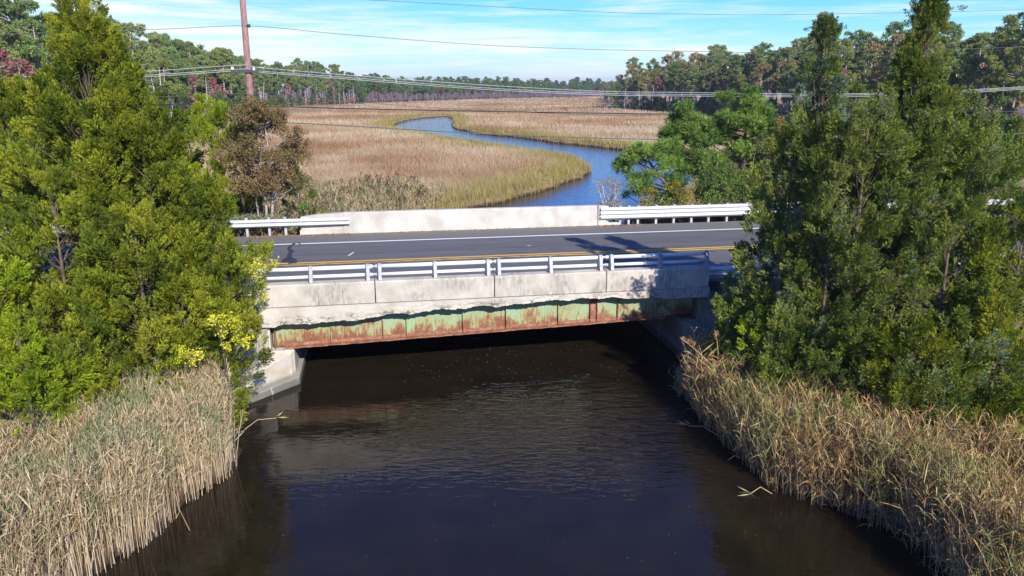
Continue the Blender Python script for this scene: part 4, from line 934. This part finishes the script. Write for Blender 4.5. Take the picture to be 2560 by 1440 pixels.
def woods(poly, sgn, key, ymax, rows):
    W_, sd__ = LAB[key]
    for x, y, nx_, ny_ in along(poly, 4.4):
        if y > ymax: continue
        for k in range(rows):
            d = 1.5 + k * 5.0 + rr.uniform(-1.6, 1.6); j = rr.uniform(-1.9, 1.9)
            X = x + sgn * nx_ * d + ny_ * j; Y = y + sgn * ny_ * d - nx_ * j
            if not inview(X, Y): continue
            g = max(gh(X, Y), 0.3); s = rr.uniform(0.74, 1.18) * (0.92 + 0.06 * k) * ((1.10 if Y < 230 else 1.05) if key == 'L' else 1.12)
            q = rr.random(); rot = rr.uniform(0, 6.28)
            if key == 'L':
                kind = pines if q < (0.62 if k == 0 else 0.86) else (bares if q < 0.9 else snags)
            else:
                kind = pines if q < 0.60 else (oranges if q < 0.78 else (bares if q < 0.93 else snags))
            if key == 'R' and Y < 125 and kind in (bares, snags): kind = oranges if kind is bares else pines
            if kind is pines: lab, cat, gp = 'green pine with a bare grey lower trunk ' + W_, 'tree', 'pines in the %s wood' % sd__
            elif kind is bares: lab, cat, gp = 'thin russet half-bare tree ' + W_, 'tree', 'russet trees in the %s wood' % sd__; s *= 0.85
            elif kind is oranges: lab, cat, gp = 'tree turning orange and olive ' + W_, 'tree', 'turning trees in the %s wood' % sd__
            else: lab, cat, gp = 'leafless grey dead tree ' + W_, 'tree', 'dead trees in the %s wood' % sd__
            put(rr.choice(kind), X, Y, g, (s, s, s), rot, lab, cat, gp)
        # cedars and snags on the fringe
        if rr.random() < 0.75:
            d = rr.uniform(-3.0, 0.5); X = x + sgn * nx_ * d + rr.uniform(-2, 2); Y = y + sgn * ny_ * d + rr.uniform(-2, 2)
            if inview(X, Y): s = rr.uniform(0.7, 1.35); put(rr.choice(smallc), X, Y, max(gh(X, Y), .3), (s, s, s * rr.uniform(.9, 1.2)), rr.uniform(0, 6), 'small dark cedar at the foot of the wood %s of the marsh' % sd__, 'tree', 'low cedars fringing the %s wood' % sd__)
        if rr.random() < 0.5 and not (key == 'R' and y < 125):
            d = rr.uniform(-1.0, 1.0); X = x + sgn * nx_ * d + rr.uniform(-2, 2); Y = y + sgn * ny_ * d
            if inview(X, Y): s = rr.uniform(0.5, 1.0); put(rr.choice(snags), X, Y, max(gh(X, Y), .3), (s, s, s), rr.uniform(0, 6), 'leafless grey dead tree ' + W_, 'tree', 'dead trees in the %s wood' % sd__)
woods(WOODL, 1, 'L', 330, 4)
woods(WOODR, 1, 'R', 400, 4)
# the far wood reads as one mass: one object
def merge_far(poly, ymin, rows, step, name, label):
    Qs = []; Cs = []; r2 = random.Random(5)
    srcs = []
    for name_, mt, mc in pines[:4] + bares[:2]:
        n = len(mc.polygons); co = np.empty(n * 12, np.float32); mc.vertices.foreach_get('co', co); cc = np.empty(n * 16, np.float32); mc.attributes['col'].data.foreach_get('color', cc)
        srcs.append((co.reshape(n, 4, 3), cc.reshape(n, 4, 4)[:, 0, :3]))
    for x, y, nx_, ny_ in along(poly, step):
        if y < ymin: continue
        for k in range(rows):
            d = 1 + 6 * k + r2.uniform(-2, 2); X = x + nx_ * d + r2.uniform(-2, 2); Y = y + ny_ * d
            Qk, Ck = srcs[r2.randrange(4) if r2.random() < 0.9 else r2.randrange(4, 6)]
            sel = np.random.default_rng(r2.randrange(9999)).random(len(Qk)) < 0.40
            s = r2.uniform(0.6, 0.92) * (0.8 + 0.1 * k); a = r2.uniform(0, 6.28); R = np.array([[math.cos(a), math.sin(a), 0], [-math.sin(a), math.cos(a), 0], [0, 0, 1]])
            q = (Qk[sel] - Qk[sel].mean(1, keepdims=True)) * 1.5 + Qk[sel].mean(1, keepdims=True)
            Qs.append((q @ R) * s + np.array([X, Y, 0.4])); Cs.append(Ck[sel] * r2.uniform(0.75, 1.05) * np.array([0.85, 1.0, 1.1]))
            # trunk and stems as thin upright blades crossed
            hh = 9 * s; wv = 0.13
            for aa in (0, 1.57):
                u_ = np.array([math.cos(aa + a), math.sin(aa + a), 0]) * wv; b = np.array([X, Y, 0.0]); 
                Qs.append(np.array([[b - u_, b + u_, b + u_ * .4 + [0, 0, hh], b - u_ * .4 + [0, 0, hh]]])); Cs.append(np.array([[0.30, 0.27, 0.25]]))
    o = link(name, quad_mesh(name, np.concatenate(Qs), np.concatenate(Cs), M_LEAF)); tag(o, label, 'woodland', kind='stuff')
merge_far(WOODL, 325, 4, 3.6, 'far_wood', 'far dark green treeline across the end of the marsh')
merge_far([(90, 500), (60, 470), (48, 400), (40, 330), (36, 280)], 270, 3, 4.5, 'far_wood', 'far wood edge receding behind the right-hand trees')
merge_far([(-40, 640), (60, 720), (260, 800)], 100, 3, 4.5, 'far_wood', 'most distant line of trees on the horizon')

def scatter_bushes(poly, sgn, d0, d1, n_per, name, label, cols, hmax, seed, ymax=1e9):
    global rng; rng = np.random.default_rng(seed); A = along(poly, 2.0); cen = []
    for x, y, nx_, ny_ in A:
        if y > ymax: continue
        k = n_per; d = rng.uniform(d0, d1, k); j = rng.uniform(-1.4, 1.4, k); X = x + sgn * nx_ * d + ny_ * j; Y = y + sgn * ny_ * d - nx_ * j
        cen.append(np.stack([X, Y, 0.4 + rng.random(k) ** 1.6 * hmax * (0.5 + 0.5 * vnoise(X, Y, 5))], 1))
    cen = np.concatenate(cen); ok = np.abs(cen[:, 0] / (cen[:, 1] * .968 + 1)) < 0.70; cen = cen[ok]
    cen[:, 2] += np.clip((np.maximum(-cen[:, 0] - 44, cen[:, 0] - 40)) / 60, 0, 1) * 1.2
    Q, ci = inst(LEAFC, cen, rng.normal(size=cen.shape), 0.55 + 0.3 * rng.random(len(cen)))
    u = np.clip(fbm(cen[:, 0], cen[:, 1], 9) * 1.6 - 0.3 + rng.normal(0, .15, len(cen)), 0, 1)
    o = link(name, quad_mesh(name, Q, colour(ci, u, cols, len(Q)), M_LEAF)); tag(o, label, 'undergrowth', kind='stuff')
UND = [(0.10, 0.14, 0.045), (0.18, 0.17, 0.09), (0.28, 0.20, 0.14), (0.36, 0.20, 0.17), (0.36, 0.29, 0.23)]
scatter_bushes(WOODL, 1, 0.5, 14, 30, 'undergrowth', 'mixed russet and green undergrowth inside the left wood', UND, 2.9, 301, 340)
scatter_bushes(WOODR, 1, 0.5, 14, 32, 'undergrowth', 'grey-green undergrowth inside the right wood', [(0.08, 0.12, 0.04), (0.14, 0.16, 0.07), (0.25, 0.21, 0.15), (0.34, 0.28, 0.22)], 3.4, 302)

# ---------------------------------------------------------------- marsh grass
def blades(X, Y, Z, h, wd, lean, col, bend=0.25):
    n = len(X); a = rng.random(n) * 2 * np.pi; p0 = np.stack([X, Y, Z], 1)
    side = np.stack([np.cos(a), np.sin(a), np.zeros(n)], 1) * wd[:, None] * 0.5
    la = rng.random(n) * 2 * np.pi; ld = np.stack([np.cos(la), np.sin(la), np.zeros(n)], 1) * (lean * h)[:, None]
    up = np.array([0, 0, 1.0]) * h[:, None]
    p1 = p0 + up * 0.55 + ld * 0.35; p2 = p0 + up * (1 - bend * lean[:, None]) + ld
    q1 = np.stack([p0 - side, p0 + side, p1 + side * .9, p1 - side * .9], 1); q2 = np.stack([p1 - side * .9, p1 + side * .9, p2 + side * .15, p2 - side * .15], 1)
    return np.concatenate([q1, q2]), np.concatenate([col, col * 1.08])
def marsh(zones):
    global rng; rng = np.random.default_rng(55); Qs = []; Cs = []
    for y0, y1, n, wd, hh in zones:
        Y = y0 + (y1 - y0) * rng.random(n); half = 0.657 * (Y * .968 + 2) * 1.05; X = (rng.random(n) * 2 - 1) * half
        ok = ~(inpoly(X, Y, WL) | inpoly(X, Y, WR)); X, Y = X[ok], Y[ok]
        ins = inpoly(X, Y, RIVERJ); X, Y = X[~ins], Y[~ins]; d = polydist(X, Y, RIVERJ)
        t = -(X - BX) * EY + (Y - BY) * EX; ok = (t > 13.5) & (d > 0.02); X, Y, d = X[ok], Y[ok], d[ok]
        z = np.where(d < 0.5, 0.0, 0.28); n = len(X)
        big = fbm(X, Y, 22); mid = fbm(X + 50, Y, 6); far = np.clip((Y - 45) / 120, 0, 1)
        u = np.clip(big * 1.5 - 0.25 + (mid - .5) * .7, 0, 1)
        brown = lerp_cols([(0.28, 0.16, 0.088), (0.35, 0.22, 0.125), (0.43, 0.31, 0.185), (0.53, 0.43, 0.29)], u * 0.95 + rng.normal(0, .10, n))
        gb = np.clip(1 - d / (2.8 + 6 * np.clip(fbm(X, Y, 14) * 1.6 - .35, 0, 1)), 0, 1); gb = np.clip(gb * 1.5, 0, 1)[:, None] * (0.55 + .45 * rng.random((n, 1)))
        green = lerp_cols([(0.17, 0.17, 0.03), (0.28, 0.25, 0.045), (0.40, 0.31, 0.10)], rng.random(n) * .7 + mid * .5 - .1)
        col = brown * (1 - gb) + green * gb
        # pale grassy fringe before the wood
        wf = np.clip(1 - np.minimum(polydist(X, Y, WOODL, False), polydist(X, Y, WOODR, False)) / 7, 0, 1)[:, None]
        col = col * (1 - wf * .8) + np.array([0.36, 0.31, 0.17]) * wf * .8
        pt_ = np.clip((fbm(X + 300, Y * .6 + 90, 11) - .56) * 7, 0, 1)[:, None] * (1 - gb); col = col * (1 - pt_ * .55) + np.array([0.55, 0.46, 0.33]) * pt_ * .55
        col = col * (1 + rng.normal(0, .12, (n, 1)))
        h = hh * (0.75 + .5 * rng.random(n)) * (0.85 + .35 * mid)
        q, c = blades(X, Y, z - 0.1, h, np.full(n, wd) * (0.7 + .6 * rng.random(n)), 0.12 + .3 * rng.random(n), col)
        Qs.append(q); Cs.append(c)
    o = link('marsh_grass', quad_mesh('marsh_grass', np.concatenate(Qs), np.concatenate(Cs), M_REED)); tag(o, 'tan and russet salt marsh grass either side of the winding creek', 'grass', kind='stuff')
marsh([(38, 62, 190000, 0.022, 0.9), (62, 90, 170000, 0.032, 0.85), (90, 140, 170000, 0.05, 0.8), (140, 220, 150000, 0.09, 0.75), (220, 420, 120000, 0.20, 0.7), (420, 600, 30000, 0.4, 0.7)])

# ---------------------------------------------------------------- reeds
def reeds(name,  label, poly, n, h0, h1, colS, colL, seed, leafy=8, lean_bias=(0, 0), green=0.35, sw=0.012, lw=0.022, ll=0.34, leanamp=0.14, edge_short=True, kindlab='reeds', z=None, leaf_lo=0.3, upmin=0.1, upmax=1.2, grn=((0.13, 0.16, 0.075), (0.20, 0.23, 0.11), (0.27, 0.27, 0.13)), plumes=0.0):
    global rng; rng = np.random.default_rng(seed); P = np.array(poly); lo, hi_ = P.min(0), P.max(0); X = np.empty(0); Y = np.empty(0)
    while len(X) < n:
        x = lo[0] + (hi_[0] - lo[0]) * rng.random(n); y = lo[1] + (hi_[1] - lo[1]) * rng.random(n); k = inpoly(x, y, poly) & (rng.random(n) < 0.45 + 0.9 * vnoise(x, y, 0.7)); X = np.concatenate([X, x[k]]); Y = np.concatenate([Y, y[k]])
    X, Y = X[:n], Y[:n]; Zg, sd, _, _ = land_h(X, Y); Zg = np.where(sd < 0.05, -0.15, Zg - 0.05)
    h = (h0 + (h1 - h0) * rng.random(n)) * (0.72 + 0.5 * vnoise(X, Y, 1.6))
    a = rng.random(n) * 6.283; L = np.stack([np.cos(a), np.sin(a)], 1) * (np.abs(rng.normal(0, leanamp, n)))[:, None] + np.array(lean_bias) * (0.4 + .8 * rng.random((n, 1)))
    def pos(u):                          # point at fraction u along each stalk
        return np.stack([X + L[:, 0] * h * u ** 1.6, Y + L[:, 1] * h * u ** 1.6, Zg + h * u], 1)
    sa = rng.random(n) * 6.283; side = np.stack([np.cos(sa), np.sin(sa), np.zeros(n)], 1) * sw * .5
    cs = lerp_cols(colS, rng.random(n)) * (1 + rng.normal(0, .12, (n, 1))); Qs = []; Cs = []; us = [0, .35, .7, 1.0]
    for u0, u1 in zip(us, us[1:]):
        p, q = pos(u0), pos(u1); Qs.append(np.stack([p - side, p + side, q + side * .7, q - side * .7], 1)); Cs.append(cs)
    gsel = np.clip(vnoise(X, Y, 0.6) * 1.5 - 0.75 + green, 0, 1)
    for k in range(leafy):
        u = leaf_lo + (1 - leaf_lo) * rng.random(n) ** 0.75; p = pos(u); b = rng.random(n) * 6.283; upz = rng.uniform(upmin, upmax, n); dr = np.stack([np.cos(b), np.sin(b), upz], 1); dr /= np.linalg.norm(dr, axis=1, keepdims=True)
        ln = ll * (0.5 + rng.random(n)) ; m_ = p + dr * (ln * .5)[:, None]; drop = rng.uniform(-0.1, 0.65, n) * ln; e = p + dr * ln[:, None] - np.array([0, 0, 1.0]) * drop[:, None]
        s_ = np.cross(dr, rng.normal(size=(n, 3))); s_ /= np.linalg.norm(s_, axis=1, keepdims=True) + 1e-9; s_ *= lw * .5
        isg = (rng.random(n) < gsel * (0.3 + u)) ; cl_ = np.where(isg[:, None], lerp_cols(grn, rng.random(n)), lerp_cols(colL, rng.random(n))) * (1 + rng.normal(0, .14, (n, 1)))
        Qs.append(np.stack([p - s_ * .5, p + s_ * .5, m_ + s_, m_ - s_], 1)); Qs.append(np.stack([m_ - s_, m_ + s_, e + s_ * .1, e - s_ * .1], 1)); Cs += [cl_, cl_]
    if plumes:
        pk = np.where(rng.random(n) < plumes * np.clip(vnoise(X, Y, 2.0) * 2 - .3, 0, 1))[0]
        for k in range(12):
            p = pos(np.full(n, 1.0))[pk] + np.array([0, 0, 1.0]) * (rng.random((len(pk), 1)) * .26 - .02)
            Qs.append(kites(p, rng.normal(size=p.shape) * .5 + np.array([.2, 0, 1.0]), 0.16, 0.022)); Cs.append(lerp_cols([(0.10, 0.06, 0.04), (0.20, 0.13, 0.09)], rng.random(len(pk))))
    o = link(name, quad_mesh(name, np.concatenate(Qs), np.concatenate(Cs), M_REED)); tag(o, label, kindlab, kind='stuff'); return o
ST = [(0.42, 0.31, 0.19), (0.56, 0.44, 0.28), (0.66, 0.56, 0.40)]; LF = [(0.36, 0.25, 0.14), (0.50, 0.38, 0.22), (0.60, 0.50, 0.32)]
LBED = [(-8.3, 17.4), (-7.2, 16.5), (-6.25, 15.95), (-5.80, 15.0), (-6.33, 13.6), (-6.4, 12.5), (-6.86, 11.4), (-7.4, 9.8), (-9.5, 9.5), (-12, 12), (-11.6, 14.2), (-10, 15.8), (-8.9, 16.8)]
reeds('reed_bed', 'tall tan reed bed lining the left bank below the cedars', LBED, 10500, 1.2, 1.65, ST, [(0.27, 0.19, 0.11), (0.45, 0.34, 0.19), (0.62, 0.50, 0.31)], 401, 7, (0.02, 0), 0.28, lw=0.014, ll=0.26, sw=0.011, leaf_lo=0.40, upmin=0.5, upmax=2.6, leanamp=0.09, grn=((0.15, 0.19, 0.08), (0.23, 0.27, 0.13), (0.32, 0.34, 0.18)))
RBED = [(5.2, 19.3), (4.45, 18.8), (4.55, 17.7), (4.9, 15.6), (5.3, 14.2), (6.4, 13.2), (6.95, 12.6), (7.05, 11.4), (7.3, 9.6), (12, 9.6), (13, 13.5), (11, 14.4), (9, 15.0), (7.4, 16.2), (6.2, 18.2)]
ST2 = [(0.24, 0.18, 0.11), (0.36, 0.27, 0.16), (0.47, 0.38, 0.24)]; LF2 = [(0.20, 0.12, 0.07), (0.33, 0.23, 0.13), (0.45, 0.36, 0.22)]
reeds('reed_bed', 'tangled brownish reed bed spilling over the right bank', RBED, 7200, 0.85, 1.45, ST2, [(0.17, 0.085, 0.035), (0.36, 0.22, 0.09), (0.50, 0.34, 0.13), (0.66, 0.50, 0.26)], 402, 10, (-0.10, -0.04), 0.04, ll=0.30, lw=0.014, sw=0.010, upmin=0.3, upmax=2.4, grn=((0.14, 0.17, 0.05), (0.24, 0.27, 0.08), (0.34, 0.34, 0.12)), leanamp=0.26, leaf_lo=0.12)
# reeds beyond the road, left of the creek
FB = [wor(-8.0, 11.8), wor(-1.0, 12.4), wor(2.0, 16.0), wor(0.5, 19), wor(-6, 20), wor(-11, 16)]
FB = [(x, y) for x, y in ((-10, 31.5), (-7.7, 32.5), (-7.2, 38), (-5.4, 45), (-4.2, 49), (-7, 52), (-13, 50), (-15, 42), (-14, 33))]
reeds('reed_bed', 'dark-plumed reeds standing behind the far barrier on the left', FB, 5200, 1.1, 1.9, [(0.40, 0.31, 0.18), (0.54, 0.43, 0.26)], [(0.36, 0.27, 0.14), (0.54, 0.43, 0.25)], 403, 6, (0.03, 0), 0.34, sw=0.02, lw=0.03, ll=0.4, plumes=0.22, upmin=0.4, upmax=2.2)
# roadside fringe
VL = [wor(-16, 9.95), wor(-6.6, 9.95), wor(-6.4, 11.5), wor(-16, 11.5)]; VR = [wor(5.9, 10.1), wor(16, 9.95), wor(16, 11.6), wor(5.6, 11.6)]
reeds('verge_grass', 'dry stalks and weeds behind the left guardrail', VL, 1300, 0.5, 0.95, ST2, LF2, 404, 5, (0, 0), 0.55, kindlab='grass', lw=0.03)
reeds('verge_grass', 'dry brown stalks behind the three-ridged guardrail', VR, 1300, 0.45, 0.8, ST2, LF2, 405, 5, (0, 0), 0.35, kindlab='grass', lw=0.03)
# weedy tussock at the foot of the right wing wall
reeds('bank_grass', 'dim grass tussocks at the foot of the right wing wall', [(4.5, 19.9), (4.3, 18.8), (5.6, 18.6), (6.6, 19.6), (5.2, 20.4)], 420, 0.25, 0.5, ST2, LF2, 406, 4, (-.1, -.1), 0.7, ll=0.2, kindlab='grass', leanamp=0.4)

# standing plumed canes over the right bank
M_PLUME = simple('reed_plume', (0.30, 0.17, 0.08), 0.9, 0.1)
def cane(bpx, bY, tpx, tpy, tY, label, seed):
    global rng; rng = np.random.default_rng(seed)
    x0, _, _ = at(bpx, 1000, bY); x1, y1, z1 = at(tpx, tpy, tY); z0 = max(gh(x0, bY), 0.05); o = empty('plumed_reed', (x0, bY, z0)); tag(o, label, 'reed', 'plumed reeds leaning out over the right bank')
    d = Vector((x1 - x0, y1 - bY, z1 - z0)); pos = lambda u: Vector((d.x * u ** 1.7, d.y * u ** 1.7, d.z * u)); 
    m = MB(); m.tube([pos(i / 8) for i in range(9)], [0.013 * (1 - .06 * i) for i in range(9)], 5); sm = m.build('stalk', M_REEDS, o, True)
    n = 60; u = 0.86 + 0.14 * rng.random(n); p = np.array([tuple(pos(k)) for k in u]); sgn = np.where(rng.random(n) < .5, -1, 1)
    dr = np.stack([sgn * (0.75 + .3 * rng.random(n)), rng.normal(0, .35, n), 0.35 + .5 * rng.random(n)], 1) + np.array(d.normalized()) * 0.8
    Q = kites(p, dr, 0.16 * (1.15 - (u - .86) / .14 * .7), 0.009); link('plume', quad_mesh('plume', Q, lerp_cols([(0.28, 0.15, 0.06), (0.48, 0.30, 0.14)], rng.random(n)), M_REED), o)
    n = 9; u = np.linspace(0.3, 0.84, n); p = np.array([tuple(pos(k)) for k in u]); a = rng.random(n) * 6.283; dr = np.stack([np.cos(a), np.sin(a) * .6, 0.5 + .4 * rng.random(n)], 1)
    Q = kites(p, dr, 0.45, 0.014); link('leaf', quad_mesh('leaf', Q, lerp_cols([(0.40, 0.32, 0.12), (0.30, 0.30, 0.10)], rng.random(n)), M_REED), o)
M_REEDS = simple('cane_straw', (0.48, 0.36, 0.17), 0.7, 0.2)
cane(1800, 17.8, 1789, 828, 17.7, 'tallest upright plumed reed at the right wing wall', 501)
cane(1830, 17.6, 1703, 846, 17.2, 'plumed reed bending furthest left towards the water', 502)
cane(1840, 17.2, 1752, 902, 16.9, 'shorter plumed reed below the left-bending one', 503)
cane(1900, 17.0, 1838, 908, 16.9, 'rust-coloured plumed reed right of the tallest one', 504)
cane(1860, 17.1, 1800, 935, 16.8, 'stubby plumed reed low among the right bank canes', 505)
# fallen reeds and drifting bits
def fallen(pts, r, label, leafn, seed):
    global rng; rng = np.random.default_rng(seed); W = [onz(a, b, 0.0) for a, b in pts]; n = len(W)
    m = MB(); m.tube([(x, y, 0.03 + 0.10 * math.sin(math.pi * i / (n - 1))) for i, (x, y) in enumerate(W)], r, 4); o = m.build('fallen_reed', M_REEDS); tag(o, label, 'reed', 'fallen reeds on the water')
    if leafn:
        p = np.array([[W[-1][0], W[-1][1], 0.06]] * leafn) + rng.normal(0, .03, (leafn, 3)) * [1, 1, .3]; dd = np.array([W[-1][0] - W[0][0], W[-1][1] - W[0][1], 0]); dd /= np.linalg.norm(dd)
        link('leaf', quad_mesh('leaf', kites(p, dd + rng.normal(0, .45, (leafn, 3)) * [1, 1, .3], 0.30, 0.012), np.tile([[0.42, 0.38, 0.2]], (leafn, 1)), M_REED), o)
fallen([(600, 1085), (645, 1062), (690, 1048)], 0.008, 'thin pale reed reaching right from the left bed near the footing', 5, 601)
fallen([(1930, 1238), (1900, 1232), (1875, 1238)], 0.008, 'floating green reed tip off the right bank', 7, 602)
fallen([(1800, 1095), (1755, 1078), (1722, 1068)], 0.008, 'reed stem pointing left from the right bank below the plumes', 5, 603)


fallen([(440, 1300), (452, 1292), (475, 1330)], 0.006, 'curled reed lying on the water off the left bed', 0, 606)
# foam flecks drifting out from under the bridge
rng = np.random.default_rng(610); n = 170
px = 1000 + 640 * rng.random(n); py = 862 + 95 * rng.random(n) ** 1.3
fl = np.array([onz(a, b, 0.006) for a, b in zip(px, py)]); fl2 = np.stack([rng.uniform(-5.5, 5.5, 120), rng.uniform(8, 20, 120)], 1); fl = np.concatenate([fl, fl2]); n = len(fl)
a = rng.normal(0.15, .5, n); l_ = (0.010 + .018 * rng.random(n)) * np.where(np.arange(n) < 170, 1, .5); ux = np.stack([np.cos(a), np.sin(a)], 1) * l_[:, None]; uy = np.stack([-np.sin(a), np.cos(a)], 1) * (0.004 + .004 * rng.random(n))[:, None]
z6 = np.full((n, 1), 0.006); Q = np.stack([np.hstack([fl - ux, z6]), np.hstack([fl - uy, z6]), np.hstack([fl + ux, z6]), np.hstack([fl + uy, z6])], 1)
tag(link('foam_flecks', quad_mesh('foam_flecks', Q, np.tile([[0.42, 0.40, 0.36]], (n, 1)), M_REED)), 'pale foam flecks drifting on the dark water', 'foam', kind='stuff')
# drift litter along the barrier foot
rng = np.random.default_rng(620); n = 2600; s = np.concatenate([rng.uniform(-8.5, -4.6, n // 2), rng.uniform(5.3, 7.2, n // 4), rng.uniform(-4.6, 5.3, n - n // 2 - n // 4)]); t = 9.70 - np.abs(rng.normal(0, .14, n)) - 0.02
W = np.stack([BX + s * EX - t * EY, BY + s * EY + t * EX, np.full(n, 2.358) + rng.random(n) * .012], 1); dd = rng.normal(size=(n, 3)) * [1, 1, .1]
tag(link('leaf_litter', quad_mesh('leaf_litter', kites(W, dd, 0.07, 0.011), lerp_cols([(0.20, 0.09, 0.05), (0.38, 0.22, 0.13), (0.5, 0.36, 0.25)], rng.random(n)), M_REED)), 'brown pine needle litter drifted along the foot of the far barrier', 'leaf litter', kind='stuff')

# ---------------------------------------------------------------- air
m = MB(); m.box(-3600, 3600, -700, 4200, -2.5, 36)
hm, ht, ho = newmat('haze_air'); ht.nodes.remove(ho); ho = ht.nodes.new('ShaderNodeOutputMaterial')
pv_ = ht.nodes.new('ShaderNodeVolumePrincipled'); pv_.inputs['Density'].default_value = HAZE; pv_.inputs['Color'].default_value = (0.80, 0.90, 1.0, 1); pv_.inputs['Anisotropy'].default_value = 0.2
ht.links.new(pv_.outputs[0], ho.inputs['Volume'])
hz_ = m.build('haze', hm); tag(hz_, kind='stuff')
